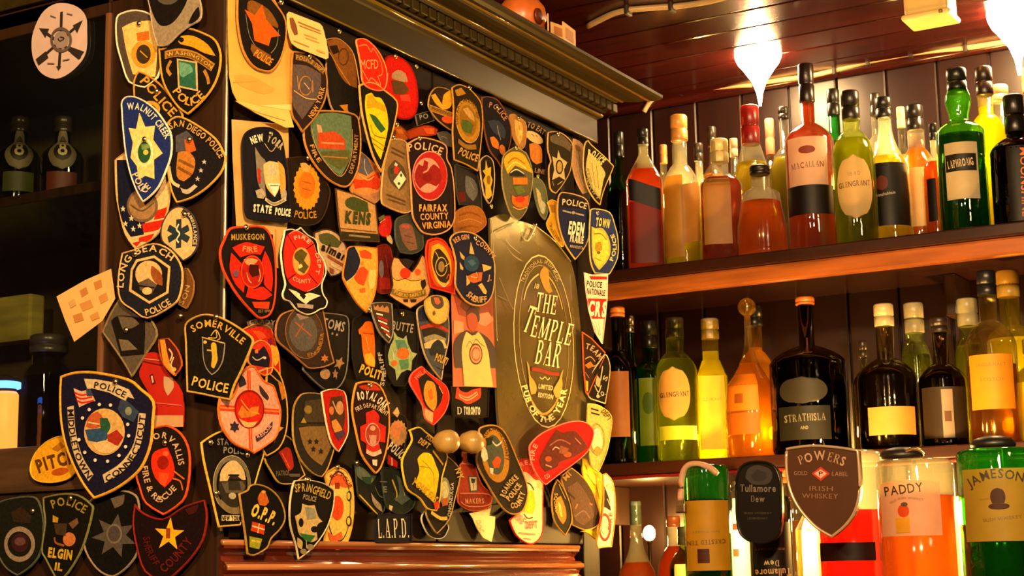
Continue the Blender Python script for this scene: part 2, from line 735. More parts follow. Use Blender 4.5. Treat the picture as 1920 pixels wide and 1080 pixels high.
# ------------------------------------------------------------------ bottles
def bottle_profile(kind, r, H, nr, hb, hs, lip=True):
    """outer glass profile: r body radius, H height, nr neck radius, hb body top, hs neck start (fractions)"""
    b, s = hb * H, hs * H
    pr = [(r * .80, 0), (r * .96, .003), (r, .009)]
    if kind == 'flare':
        pr = [(r * .92, 0), (r, .004), (r, .012), (r * .93, b * .5), (r * .72, b)]
        pr += [(nr * 1.25, s * .96), (nr, s)]
    elif kind == 'decanter':
        pr += [(r * 1.0, b * .6), (r * .93, b)]
        for t in (.2, .4, .6, .8, 1):
            pr.append((nr + (r * .93 - nr) * (1 - t) ** 2, b + (s - b) * t))
    elif kind == 'cone':
        pr += [(r, b), (r * .90, b + (s - b) * .15), (nr * 1.15, s - (s - b) * .08), (nr, s)]
    else:
        pr += [(r, b * .5), (r, b)]
        for t in (.2, .4, .6, .8, 1):
            q = math.cos(t * PI / 2) ** .8
            pr.append((nr + (r - nr) * q * (1 - .15 * t), b + (s - b) * t * (1 if kind == 'round' else .9)))
        pr.append((nr, s))
    if kind == 'bulb':
        pr += [(nr * 1.02, s + (H - s) * .1), (nr * 1.35, s + (H - s) * .35), (nr * 1.3, s + (H - s) * .5), (nr, s + (H - s) * .65)]
    pr.append((nr, H * .985))
    pr.append((nr * .9, H))
    return pr


def prof_r(pr, z):
    for i in range(len(pr) - 1):
        if pr[i][1] <= z <= pr[i + 1][1]:
            t = (z - pr[i][1]) / max(1e-6, pr[i + 1][1] - pr[i][1])
            return pr[i][0] * (1 - t) + pr[i + 1][0] * t
    return pr[-1][0]


STOOD, QUEUE = [], []


def bottle(*a, **k):
    QUEUE.append((a, k))


def build_bottle(label, cx, top, w, Y, zb, gcol='#cfd0c4', lcol=None, fill=.7, kind='round', neck=.30, hb=.62, hs=.76, cap=None, caph=.12, capw=1.15,
           labels=(), sq=0, base=None, dens=.5, scat=.45, flip=False, name='spirit_bottle', ball=None, cat='bottle', group=None):
    """cx, top, w in photograph pixels at depth Y; zb is the height of the shelf the bottle stands on"""
    for _ in range(40):                                # step back until it stands clear of its neighbours
        T = at_y(cx, top, Y)
        r0 = w / 2 / FPX * (T - EYEP).length * (1.18 if sq else 1.0)
        if base is not None or Y + r0 > 3.41 or all((T.x - p[0]) ** 2 + (Y - p[1]) ** 2 > (r0 + p[2] + .0005) ** 2 or abs(p[3] - zb) > .01 for p in STOOD):
            break
        Y += .006
    STOOD.append((T.x, Y, r0, zb))
    if base is not None:
        zb = at_y(cx, base, Y).z
    H = T.z - zb
    dist = (T - EYEP).length
    r = w / 2 / FPX * dist * math.cos(math.radians(4))
    P0 = Vector((T.x, Y, zb))
    az = math.atan2(EYEP.y - Y, EYEP.x - P0.x)         # towards the camera
    mw = Matrix.Translation(P0) @ Matrix.Rotation(az, 4, 'Z')
    if flip:
        mw = Matrix.Translation(P0 + Vector((0, 0, H))) @ Matrix.Rotation(az, 4, 'Z') @ Matrix.Rotation(PI, 4, 'X')
    root = thing(name, label, cat, mw, group)
    pr = bottle_profile(kind, r, H, r * neck, hb, hs)
    n = 32
    new_obj('glass', lathe_mesh(pr, n, sq, cap0=True, cap1=False), glass(gcol, dens), root)
    if lcol:
        zt = fill * H
        if flip:
            zl = (1 - fill) * H
            lp = [(prof_r(pr, zl) * .93, zl)] + [(q * .93, z) for q, z in pr if zl < z < H * .97]
        else:
            lp = [(q * .93, z) for q, z in pr if .004 < z < zt]
            lp = [(lp[0][0] * .9, .004)] + lp + [(prof_r(pr, zt) * .93, zt)]
        new_obj('liquid', lathe_mesh(lp, n, sq), liquid(lcol, scat), root)
    if cap:
        ch = caph * H
        cr = r * neck * capw
        cm = cap if not isinstance(cap, str) else paint(cap, .3, .1, 60)
        new_obj('cap', lathe_mesh([(cr * .96, H - ch), (cr, H - ch + .001), (cr, H - ch * .55), (cr * .93, H - ch * .53), (cr * .93, H - ch * .48), (cr, H - ch * .46), (cr, H + .002), (cr * .9, H + .0045)], 20), cm, root)
    if ball:
        br = ball / 2 / FPX * dist
        new_obj('stopper', lathe_mesh([(br * .3, H - .01), (br * .35, H)] + [(br * math.sin(t), H + br * .95 - br * math.cos(t)) for t in (.5, .9, 1.3, 1.6, 2.0, 2.4, 2.8, 3.05)], 20), glass('#d8b050', .8), root)

    def rad(phi, z):
        c, s = math.cos(phi), math.sin(phi)
        e = 2 + sq * 6
        return prof_r(pr, z) * (abs(c) ** e + abs(s) ** e) ** (-1 / e)

    def zz(y):
        v = at_y(cx, y, Y).z - zb
        return H - v if flip else v

    def ph(x, rr=None):
        t = (x - cx) / (w / 2) * .97
        t = max(-.985, min(.985, t))
        a = math.asin(t) if not sq else math.atan2(t, 1)
        return a if flip else a

    sgn = -1 if flip else 1
    for i, lb in enumerate(labels):
        col, x0, x1, y0, y1 = lb[:5]
        oval = 'o' in (lb[5] if len(lb) > 5 else '')
        arc = 'a' in (lb[5] if len(lb) > 5 else '')
        slant = (lb[7] if len(lb) > 7 else 0)
        texts = lb[6] if len(lb) > 6 else ()
        a0, a1, z0, z1 = ph(x0), ph(x1), zz(y1), zz(y0)
        eps = .0006 + .0003 * i
        nx, ny = 14, 12
        vs, fs = [], []
        for j in range(ny + 1):
            for k in range(nx + 1):
                tx, ty = k / nx * 2 - 1, j / ny * 2 - 1
                if oval:
                    sx = (1 - abs(ty) ** 2.1) ** (1 / 2.1) if abs(ty) < 1 else 0
                    tx *= sx
                if arc and ty > 0:
                    ty *= 1 - .12 * tx * tx
                a = (a0 + a1) / 2 + (a1 - a0) / 2 * tx
                z = (z0 + z1) / 2 + (z1 - z0) / 2 * ty + slant * tx * .01
                q = rad(a, z) + eps
                vs.append((q * math.cos(a), sgn * q * math.sin(a), z))
        for j in range(ny):
            for k in range(nx):
                b = j * (nx + 1) + k
                fs.append([b, b + 1, b + nx + 2, b + nx + 1])
        lm = col if not isinstance(col, str) else label_paper(col)
        lo = new_obj('paper_label', mesh(vs, fs, True), lm, root)
        for j, tx in enumerate(texts):
            s, tc, path, h = tx[:4]
            serif = len(tx) > 4 and tx[4]
            V, Fc = lay_text(s, smooth_open([Vector(p) for p in path], 5), h, serif, .012)
            vv = []
            for p in V:
                a, z = ph(p.x), zz(p.y)
                q = rad(a, z) + eps + .0004
                vv.append((q * math.cos(a), sgn * q * math.sin(a), z))
            o = new_obj('lettering', mesh(vv, Fc), paper(tc, .5), lo)
    return root

# ================================================================== THE SETTING
def struct(name, me, mat, parent=None, loc=None):
    o = new_obj(name, me, mat, parent)
    if loc:
        o.location = loc
    if parent is None:
        o['kind'] = 'structure'
    return o


BACK_Y, CEIL_Z = 3.42, 2.439
RED = paint('#190503', .36, .3, 5, (6, 1, 1), .1)
CEILP = paint('#2c0a07', .20, .5, 2.2, (1.5, 20, 1), .15)
DARKW = wood('#2c1a0d', .34, 'Z')
DARKY = wood('#33200f', .32, 'Y')
DOORW = paint('#190e07', .55, .4, 3, (22, 22, 1.2), .12)
DOORY = paint('#1d1108', .55, .4, 3, (22, 1.2, 22), .12)
for m_ in (DOORW, DOORY):
    m_.node_tree.nodes['Principled BSDF'].inputs['Specular IOR Level'].default_value = .07
OLIVE = paint('#30260e', .36, .2, 5, (10, 1, 10), 0)
MOULD = paint('#6a2a16', .13, .35, 4, (14, 1.2, 14), .04, 0, .5)

struct('floor', box_mesh(-3.6, 1.6, -1.2, 3.5, -.05, 0), wood('#3a2415', .4, 'Y'))
wb = struct('wall_back', box_mesh(-3.6, 1.6, BACK_Y, BACK_Y + .1, 0, CEIL_Z + .05), RED)
pm = box_mesh(-.054, .054, -.010, 0, .9, CEIL_Z - .002, .003, 1)
pm.materials.append(RED)
for i in range(21):
    new_obj('wall_board', pm, None, wb).location = (-1.98 + i * .112, BACK_Y, 0)
struct('wall_left', box_mesh(-3.7, -3.6, -1.2, 3.5, 0, CEIL_Z + .05), paint('#4a2a18', .6))
ce = struct('ceiling', box_mesh(-3.6, 1.6, -1.2, 3.5, CEIL_Z + .012, CEIL_Z + .06), CEILP)
cm_ = box_mesh(-3.6, 1.6, -.0485, .0485, -.001, .012, .004, 2)
cm_.materials.append(CEILP)
for i in range(20):
    o = new_obj('ceiling_board', cm_, None, ce)
    o.location = (0, 3.37 - i * .1, CEIL_Z)
    o.rotation_euler = (random.uniform(-.02, .02), 0, 0)
new_obj('cornice_strip', tube_mesh([(-3.5, 3.40, CEIL_Z - .004), (1.5, 3.40, CEIL_Z - .004)], .014, 8), CEILP, ce)


# ------------------------------------------------------------------ the cabinet
cab = thing('corner_cabinet', 'dark wooden corner cabinet with a pinboard of patches, dentil cornice and glazed side', 'cabinet', Matrix.Translation((CAB_X, CAB_Y, 0)))


def cpart(name, me, mat, parent=None):
    o = new_obj(name, me, mat, parent or cab)
    if (parent or cab) is cab:
        o.matrix_parent_inverse = cab.matrix_world.inverted()
    return o


XL, Y1 = -2.35, 2.50
cpart('lower_body', box_mesh(XL, CAB_X, CAB_Y, Y1, 0, 1.335, .003), DARKW)
cpart('plinth_board', box_mesh(XL, CAB_X - .02, CAB_Y + .002, Y1, 1.335, 1.40), DARKW)
cpart('top_panel', box_mesh(XL, CAB_X, CAB_Y, Y1, 2.10, 2.176), DARKW)
cpart('end_panel', box_mesh(XL, CAB_X - .021, Y1 - .02, Y1, 1.40, 2.10), DARKW)
cpart('inner_back', box_mesh(XL, CAB_X - .03, 1.86, 1.88, 1.40, 2.10), paint('#3a3218', .6, .3, 8))
cpart('inner_side', box_mesh(CAB_X - .045, CAB_X - .022, CAB_Y + .02, 1.88, 1.40, 2.10), DARKW)
pl = cpart('pilaster', box_mesh(CAB_X - .02, CAB_X, 2.442, Y1, 1.335, 2.10, .003), DOORW)
cpart('corner_post', box_mesh(-1.482, CAB_X, CAB_Y, CAB_Y + .02, 1.335, 2.13, .004), DARKW)
cpart('edge_trim', box_mesh(CAB_X - .002, CAB_X + .0016, 1.5262, 1.5292, 1.41, 2.098, .0006, 1), paint('#d8b070', .3, .5, 60, None, 0, .6))
OLIVE.node_tree.nodes['Principled BSDF'].inputs['Specular IOR Level'].default_value = .12
# two doors that meet at a seam, each a frame round a sunk panel, with a wooden knob
for (ya, yb, yk) in ((1.531, 1.994, 1.966), (1.999, 2.440, 2.030)):
    d = cpart('door', box_mesh(CAB_X - .02, CAB_X - .004, ya, yb, 1.402, 2.095, .002), DOORW)
    for k, (a, b, c, e) in enumerate(((ya, yb, 1.402, 1.46), (ya, yb, 2.03, 2.095), (ya, ya + .05, 1.46, 2.03), (yb - .05, yb, 1.46, 2.03))):
        new_obj('rail' if k < 2 else 'stile', box_mesh(CAB_X - .006, CAB_X, a, b, c, e, .0015), DOORY if k < 2 else DOORW, d)
# knobs
for px_, py_ in ((838, 828), (884, 829)):
    q = at_x(px_, py_, CAB_X + .040)
    km = lathe_mesh([(.007, -.040), (.007, -.021), (.0095, -.0175), (.0140, -.012), (.0168, .0), (.0164, .007), (.0128, .0137), (.0073, .0173), (.0010, .0187)], 24)
    o = new_obj('wooden_knob', km, paint('#b08c4c', .30, .25, 40), cab)
    o.matrix_parent_inverse = cab.matrix_world.inverted()
    o.matrix_basis = Matrix.Translation(q) @ Matrix.Rotation(PI / 2, 4, 'Y')

# base moulding under the doors
prof = [(-.02, 1.400), (.010, 1.400), (.014, 1.397), (.014, 1.390), (.008, 1.386), (.004, 1.381), (.006, 1.376), (.016, 1.374), (.021, 1.369), (.021, 1.364),
        (.014, 1.360), (.012, 1.354), (.018, 1.350), (.028, 1.346), (.033, 1.338), (.034, 1.326), (.034, 1.30), (-.02, 1.30)]
o = cpart('base_moulding', prism_y(prof, 0, 2.40 - CAB_Y, .6, 0), MOULD)
o.matrix_parent_inverse = Matrix()
# cornice
prof = [(0, 2.0975), (.010, 2.0975), (.011, 2.100), (.011, 2.139), (.013, 2.1415), (.017, 2.143), (.0195, 2.1465), (.0185, 2.150), (.015, 2.1515), (.022, 2.153), (.024, 2.154), (.024, 2.172),
        (.037, 2.1722), (.039, 2.1745), (.043, 2.1765), (.046, 2.1758), (.056, 2.1755), (.066, 2.1765), (.074, 2.1785), (.080, 2.181), (.083, 2.1795), (.090, 2.1805), (.096, 2.1835), (.099, 2.187), (.099, 2.192), (0, 2.192)]
o = cpart('cornice', prism_y(prof, 0, Y1 - CAB_Y, 1, 1), OLIVE)
o.matrix_parent_inverse = Matrix()
GLOSS = paint('#6a5414', .10, .1, 6, None, 0, 0, 1)  # brighter gold varnish; beads added to draw the cornice's yellow highlights
for bd, bz, br in ((.0175, 2.1475, .0032), (.0445, 2.1762, .0030), (.0810, 2.1810, .0036), (.0105, 2.0985, .0016)):
    new_obj('cornice_highlight_bead', tube_mesh([(bd, -bd, bz), (bd, .4, bz), (bd, Y1 - CAB_Y + bd, bz)], br, 10), GLOSS, cab)
for bd, bz, br in ((.0125, 1.3965, .0035), (.0190, 1.3675, .0038), (.0300, 1.3440, .0045)):
    new_obj('moulding_highlight_bead', tube_mesh([(bd, -.01, bz), (bd, .4, bz), (bd, 2.40 - CAB_Y, bz)], br, 10), paint('#a86a3c', .12, .2, 5, None, 0, 0, 1), cab)  # paler beads added to draw the moulding's gleaming highlight lines
dm = box_mesh(0, .011, -.0088, .0088, 2.156, 2.1715, .0012, 1)
dm.materials.append(OLIVE)
for i in range(45):
    o = new_obj('dentil', dm, None, cab)
    o.location = (.0245, .012 + i * .0227, 0)
# mouldings of the glazed side
cpart('side_frieze', box_mesh(XL, CAB_X, CAB_Y - .010, CAB_Y, 2.122, 2.188, .002), OLIVE)
cpart('side_top_rail', box_mesh(XL, -1.482, CAB_Y, CAB_Y + .02, 2.085, 2.122, .003), DARKW)
cpart('side_bottom_rail', box_mesh(XL, -1.482, CAB_Y, CAB_Y + .02, 1.468, 1.527, .004), paint('#4a3320', .4, .3, 6, (2, 14, 14)))
cpart('side_lower_panel', box_mesh(XL, -1.482, CAB_Y + .006, CAB_Y + .02, 1.335, 1.468, .002), DARKW)
cpart('side_base_moulding', box_mesh(XL, CAB_X, CAB_Y - .012, CAB_Y, 1.30, 1.345, .004), MOULD)
cpart('inner_shelf', box_mesh(XL, CAB_X - .045, CAB_Y + .05, 1.86, 1.866, 1.880, .002), DARKW)
cpart('inner_floor', box_mesh(XL, CAB_X - .045, CAB_Y + .02, 1.86, 1.50, 1.52, .002), DARKW)
cpart('glazing_bead', box_mesh(-1.487, -1.479, CAB_Y - .004, CAB_Y + .004, 1.53, 2.085, .002), paint('#6a4428', .35))
cpart('inner_olive_board', box_mesh(XL, -1.885, CAB_Y + .26, CAB_Y + .29, 1.72, 1.792, .004), paint('#8d8438', .6, .35, 5, (2, 2, 12)))  # upright olive board inside, seen through the pane
pane = glass('#d8dcd0', .02, .02)
cpart('glass_pane', box_mesh(XL, -1.480, CAB_Y + .002, CAB_Y + .006, 1.527, 2.088), pane)

# ------------------------------------------------------------------ the bar shelves
SH1, SH2, SH3 = 1.966, 1.572, 1.185
for zt, zl, col, lab in ((SH1, 1.908, '#8a4a1c', 'thick dark wooden top shelf with a lower edge coloured as if lit'), (SH2, 1.540, '#5c1410', 'dark red wooden middle shelf behind the whiskey taps'),  # top shelf's paler rail colour stands in for light on its lower edge
                         (SH3, 1.15, '#4a2010', 'dark lowest shelf behind the upside down bottles')):
    t = thing('bar_shelf', lab, 'shelf', Matrix.Translation((-.9, 3.0, zt)))
    new_obj('board', box_mesh(-.9, 1.1, -.02, .41, -.024, 0, .003), paint('#2a120a', .25, .3, 5, (1.5, 14, 14)), t)
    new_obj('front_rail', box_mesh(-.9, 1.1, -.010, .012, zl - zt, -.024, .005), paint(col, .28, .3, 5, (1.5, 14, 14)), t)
    for bx in (-.8, .0, .8):
        new_obj('bracket', box_mesh(bx, bx + .025, .30, .41, -.11, -.024, .004), DARKW, t)

# ------------------------------------------------------------------ lamps
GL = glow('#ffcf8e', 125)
def globe_lamp(px_, py_, Y, rr, label):
    q = at_y(px_, py_, Y)
    t = thing('globe_lamp', label, 'lamp', Matrix.Translation(q))
    pr = [(rr * .05, -rr * 2.35), (rr * .13, -rr * 1.8), (rr * .30, -rr * 1.3)] + [(rr * math.sin(a), -rr * math.cos(a)) for a in (.75, 1.0, 1.3, 1.57, 1.9, 2.2, 2.5, 2.8)]  # bulb shape includes the lamp's halo and, as its tail, the beam
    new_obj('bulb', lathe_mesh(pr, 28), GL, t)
    new_obj('socket', lathe_mesh([(rr * .30, rr * .93), (rr * .42, rr * .98), (rr * .42, rr * 1.6), (rr * .2, rr * 1.75)], 20), paint('#c8a060', .3, .1, 30, None, 0, 1), t)
    new_obj('stem', tube_mesh([(0, 0, rr * 1.6), (0, 0, CEIL_Z - q.z)], .006, 10), paint('#9a7a48', .3, .1, 30, None, 0, 1), t)
    return t


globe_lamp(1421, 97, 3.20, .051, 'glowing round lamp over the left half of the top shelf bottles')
globe_lamp(1903, 22, 3.20, .055, 'glowing round lamp at the top right corner of the photo')

# small bulbs that light the bottles from behind, low on the shelves
for (px_, Y, z, s, pw, lab) in ((1330, 3.175, SH2, .012, 75, 'small lit bulb behind the bright yellow label bottle'),
                                (1447, 3.14, SH2, .011, 70, 'small lit bulb beside the big black bottle'),
                                (1886, 3.29, SH2, .013, 130, 'small lit bulb at the right end of the middle shelf'),
                                (1289, 3.23, SH1, .013, 60, 'added glare bulb behind the tan label bottle'),  # top shelf bulbs are added to make bright glare at the shoulders
                                (1700, 3.23, SH1, .013, 55, 'added glare bulb behind the black label bottle'),
                                (1864, 3.25, SH1, .014, 65, 'added glare bulb behind the green bottle of the top shelf'),
                                (1208, 3.30, SH3, .013, 70, 'small lit bulb beside the cut glass decanter'),
                                (1398, 2.76, SH3, .016, 110, 'small lit bulb between the two hanging black labels'),
                                (1540, 2.70, SH3, .016, 90, 'small lit bulb behind the shield shaped plaque'),
                                (1796, 2.68, SH3, .018, 120, 'small lit bulb between the two hanging label bottles')):
    q = at_y(px_, 700, Y)
    STOOD.append((q.x, Y, s * 1.1, z))
    hh = {SH1: .185, SH2: .055, SH3: .255}[z]
    t = thing('shelf_bulb', lab, 'light bulb', Matrix.Translation((q.x, Y, z)))
    new_obj('bulb', lathe_mesh([(s * .5, hh - s)] + [(s * math.sin(a), hh - s * math.cos(a) * 1.3) for a in (.6, 1.0, 1.4, 1.9, 2.4, 2.9)], 16), glow('#ffc060', pw * 8), t)
    new_obj('lamp_foot', lathe_mesh([(s * .8, 0), (s * .8, .006), (.004, .010), (.004, hh - s * 1.8), (s * .55, hh - s * 1.5), (s * .55, hh - s * .9)], 14), STEEL, t)

# ------------------------------------------------------------------ cables and boxes on the ceiling
def cable(label, pts, Y=None, Zp=None, clips=()):
    P = [at_y(q.x, q.y, Y) if Y else at_z(q.x, q.y, Zp) for q in smooth_open(PX(24, pts), 4)]
    cc = paint('#a88a60', .35, .15, 20)
    t = thing('ceiling_cable', label, 'cable', Matrix.Translation(P[0]))
    new_obj('sleeve', tube_mesh([p - P[0] for p in P], .006, 8), cc, t)
    for q in PX(24, clips):
        c = at_y(q.x, q.y, Y) if Y else at_z(q.x, q.y, Zp)
        new_obj('clip', box_mesh(-.004, .004, -.011, .011, -.011, .011, .002), paint('#241810', .5), t).location = c - P[0]


cable('pale cable clipped along the top of the back wall, right of the round lamp', "560,420 700,400 850,380 980,350 1140,308 1350,268 1500,250 1640,238 1850,205 2000,180", Y=3.385, clips="975,351 1142,307 1355,267 1630,239")
cable('pale cable clipped to the ceiling above the cabinet cornice', "-260,130 -150,75 -70,52 0,44 140,34 180,32 270,20 370,2 480,-30", Zp=CEIL_Z - .008, clips="160,33 -60,50")
cable('thin dark cable looping over the cabinet corner', "20,560 60,500 130,475 200,458 300,446 430,432 560,425", Y=3.385, clips="210,456")
q = at_z(1744, 12, CEIL_Z - .03)
t = thing('ceiling_box', 'cream plastic box fixed to the ceiling between the two lamps', 'box', Matrix.Translation(q))
new_obj('housing', box_mesh(-.042, .042, -.035, .035, -.022, .031, .008, 3), paint('#d8b46a', .4), t)
new_obj('cover_plate', box_mesh(-.047, .047, -.040, .040, -.032, -.020, .007, 3), paint('#e0c078', .35), t)
new_obj('indicator', lathe_mesh([(.004, -.004), (.004, .001), (.002, .003)], 12), paint('#8a6a30', .3), t).location = (.03, -.0405, -.026)

# ------------------------------------------------------------------ things on top of the cabinet
TOPZ = 2.192
def on_top(px_, py_, dx):
    return at_x(px_, py_, CAB_X + dx)
q = on_top(978, 20, .045)
t = thing('clay_pot', 'round orange clay pot standing on top of the cabinet', 'pot', Matrix.Translation((CAB_X + .045, q.y, TOPZ)))
new_obj('body', lathe_mesh([(.018, 0), (.026, .004), (.036, .018), (.040, .034), (.037, .050), (.028, .062), (.022, .068), (.024, .075), (.026, .080), (.022, .080), (.018, .066), (.001, .060)], 28), paint('#c06026', .35, .25, 25, None, .2), t)
new_obj('painted_eye', lathe_mesh([(.013, 0), (.012, .003), (.004, .004)], 18, cap1=True), paint('#5a2410', .4), t).matrix_local = Matrix.Translation((.036, -.012, .028)) @ Matrix.Rotation(PI / 2, 4, 'Y')
for lab, a, b, hh, rz in (('cream card leaning beside the clay pot on the cabinet', 1016, 1040, .028, .5), ('narrow cream card standing between its two neighbours on the cabinet', 1038, 1054, .028, -.2), ('cream card at the cornice edge, furthest from the clay pot', 1055, 1080, .036, .1)):
    p = on_top((a + b) / 2, {1016: 66, 1038: 80, 1055: 92}[a], .088)
    t = thing('standing_card', lab, 'card', Matrix.Translation((CAB_X + .088, p.y, TOPZ)) @ Matrix.Rotation(rz, 4, 'Z'), 'cards on top of the cabinet')
    hw = (b - a) * .00105
    new_obj('card', box_mesh(-.001, .001, -hw, hw, 0, hh, .0004, 1), paper('#dca86a'), t)
    new_obj('print', box_mesh(.0011, .0014, -hw * .6, hw * .6, hh * .3, hh * .8), paper('#b06a30'), t)

# ================================================================== PATCHES ON THE GLAZED SIDE
K, NV, CR_, GO, RE, OR, BR, GY, TA = '#16110e', '#181c40', '#ecd9b0', '#c98f2a', '#cf1d0c', '#e2600f', '#5c3314', '#6e6252', '#a8743a'
PP, FP = 'police_patch', 'fire_patch'

patch('L', 'sticker', 'pale oval sticker with crossed arrows stuck on the dark cabinet glass', 'sticker', 1,
      "465,22 560,50 620,120 628,220 625,350 590,440 500,530 400,570 300,530 245,440 228,340 240,230 300,100 380,35", '#c4a8a0', None, lay=0, mat=paper, thick=.0006, curl=(0, 0),
      items=[('l', '#2a201e', 26, "447,85 440,300 428,500"), ('l', '#2a201e', 22, "300,215 585,420"), ('l', '#2a201e', 22, "585,165 270,450"),
             ('p', '#2a201e', "285,205 358,208 330,275"), ('p', '#2a201e', "600,148 530,185 560,240"), ('p', '#2a201e', "262,430 335,372 352,420 282,475"), ('p', '#2a201e', "510,338 612,375 572,432 515,385"),
             ('p', '#2a201e', "410,480 446,480 427,512"), ('r', '#5a4a44', (447, 290, 78, 92), 22), ('e', '#8d7a72', (447, 290, 52, 62)), ('l', '#2a201e', 10, "425,280 440,300 470,280 440,270"),
             ('l', '#6a5a52', 8, "370,115 410,130"), ('l', '#6a5a52', 8, "490,100 530,110"), ('l', '#6a5a52', 8, "350,460 400,462"), ('l', '#6a5a52', 8, "460,440 510,430")])

patch('L', PP, 'cream patch with a crown and dark oval, leftmost of the topmost patches', 'patch', 1,
      "840,130 900,85 990,70 1080,95 1140,150 1180,260 1180,420 1150,560 1060,640 940,600 880,450 840,300", '#4c4038', CR_, lay=1, pins="1017,175",
      items=[('f', '#e2b868', "885,200 970,160 1090,150 1140,300 1130,560 970,540 920,380"), ('f', '#c0641c', "990,240 1080,225 1085,290 1000,300"), ('e', GO, (1045, 395, 88, 100)), ('e', '#3a2c18', (1045, 395, 52, 70)), ('l', GO, 8, "1020,370 1075,420")])
patch('L', PP, 'dark shield on grey backing at the very top, above the green square patch', 'patch', 1,
      "1070,0 1085,60 1110,220 1150,340 1220,330 1300,250 1380,190 1450,150 1465,80 1450,0 1440,-60 1300,-200 1150,-150 1060,-60", '#8a7a62', '#a3927a', bw=.0015, lay=4,
      items=[('f', K, "1080,-40 1095,60 1140,160 1190,190 1260,160 1330,60 1360,-40 1300,-120 1150,-100"), ('e', '#4e463c', (1215, -25, 80, 60)), ('f', K, "1400,100 1440,50 1450,120 1400,170 1370,170")])
patch('L', PP, 'black gold edged police patch with a green square picture', 'patch', 1,
      "1150,350 1200,340 1300,240 1360,200 1480,240 1560,290 1600,390 1590,520 1540,640 1460,740 1360,830 1290,780 1220,680 1170,560", K, GO, lay=3,
      items=[('f', '#d8901c', "1290,300 1310,260 1400,260 1500,320 1560,405 1480,385 1390,340 1310,320"), ('e', K, (1312, 288, 18, 18)), ('l', '#a8762a', 58, "1195,400 1290,380 1410,405 1545,490"), ('l', '#6b4a1c', 40, "1210,400 1290,385 1410,408 1535,488"),
             ('t', '#c89a40', 'WASHINGTON', 26, "1215,415 1290,395 1410,420 1530,500"), ('l', '#a8762a', 26, "1240,440 1215,500 1240,545"), ('l', '#a8762a', 26, "1480,510 1505,560 1515,610"),
             ('p', '#c9a468', "1282,424 1428,448 1436,662 1292,632"), ('p', '#285c46', "1294,436 1416,458 1424,648 1304,622"), ('f', '#5f9478', "1300,450 1380,470 1400,520 1330,560 1305,540"), ('t', '#d0953a', 'POLICE', 58, "1255,665 1320,740 1400,765 1490,700")])
patch('L', PP, 'slanted black police patch tucked behind the blue star shield', 'patch', 1,
      "965,640 975,560 1000,515 1050,530 1150,600 1240,700 1330,830 1330,950 1150,960 1000,860", '#1c1718', '#b98030', lay=2, pins="1140,662",
      items=[('t', GO, 'POLICE', 66, "1012,590 1090,680 1170,770 1245,850"), ('e', GO, (1090, 790, 70, 60)), ('e', '#3a4a3a', (1090, 795, 44, 36))])
patch('L', PP, 'blue shield patch with a white edge and a large pale six point star', 'patch', 0,
      "228,190 240,180 262,184 290,203 312,232 322,255 322,290 313,320 300,350 285,368 270,380 258,360 246,330 236,290 230,240 228,210", '#1d2a66', '#d8cdb8', bw=.0022, lay=5,
      items=[('p', '#ecc878', "262,212 273,238 291,236 288,262 306,288 290,300 291,336 274,330 262,338 258,312 246,296 250,268 242,240 256,242"), ('r', '#e8dcae', (272, 286, 17, 27), 4), ('e', '#24502e', (272, 286, 12, 20)), ('e', '#c8b050', (275, 286, 5, 5)), ('f', '#6e8a4a', "266,272 280,270 282,278 268,282"),
             ('t', '#e0d6c0', 'WALNUT CREEK', 12.5, "240,206 266,208 292,232 312,262"), ('t', '#e0c0a0', 'POLICE', 12, "250,328 262,352 272,362 286,352")], pins="274,262")
patch('L', PP, 'dark gold edged round bottomed patch with a bell, right of the blue star shield', 'patch', 0,
      "312,235 325,220 342,219 375,237 405,260 420,285 424,300 415,325 390,352 360,372 332,381 322,360 314,320 310,270", '#1a1618', '#c8963c', lay=4, pins="357,262",
      items=[('f', '#4a4650', "330,255 350,245 362,258 350,285 330,285"), ('f', '#b85a20', "346,262 362,262 368,282 350,290"), ('f', '#b0702c', "334,286 352,284 366,300 362,326 346,340 332,330"), ('l', '#7a4a1c', 5, "336,300 364,314"), ('l', '#7a4a1c', 5, "334,314 360,328"),
             ('l', '#d0b888', 6, "318,312 324,340 338,350"), ('s', '#b8b0b0', (384, 304, 5, 5, 5, .4)), ('s', '#b8b0b0', (378, 320, 5, 5, 5, .4)), ('s', '#b8b0b0', (372, 336, 5, 5, 5, .4)), ('f', '#b8a890', "340,352 352,356 366,346 372,350 356,364 344,362"),
             ('t', '#c89648', 'SAN DIEGO POLICE', 12, "322,243 342,238 374,256 398,276 414,298")])
patch('L', PP, 'flag shield with stars and red stripes hanging under the blue star shield', 'patch', 0,
      "215,300 217,360 224,400 235,440 254,467 285,450 305,425 316,385 318,340 300,300 250,280", '#d8b47c', '#b89458', bw=.0016, lay=2,
      items=[('f', '#16182c', "219,300 262,300 276,360 270,440 246,444 232,420 222,380"), ('f', '#c02410', "292,396 314,388 308,408 290,412"), ('f', '#c02410', "268,420 306,412 298,430 270,436"), ('f', '#c02410', "262,446 290,438 280,452 262,452"), ('e', '#96724a', (268, 386, 29, 31)), ('r', '#6a5440', (268, 386, 29, 31), 5), ('l', '#5a4636', 3, "246,384 268,396 290,380"),
             ('f', '#c02410', "250,456 266,452 258,462"), ('s', '#d8cba8', (232, 392, 5, 6, 5, .4)), ('s', '#d8cba8', (248, 410, 5, 6, 5, .4)), ('s', '#d8cba8', (237, 420, 5, 6, 5, .4)), ('s', '#d8cba8', (252, 430, 5, 6, 5, .4)), ('s', '#d8cba8', (264, 424, 5, 6, 5, .4))])
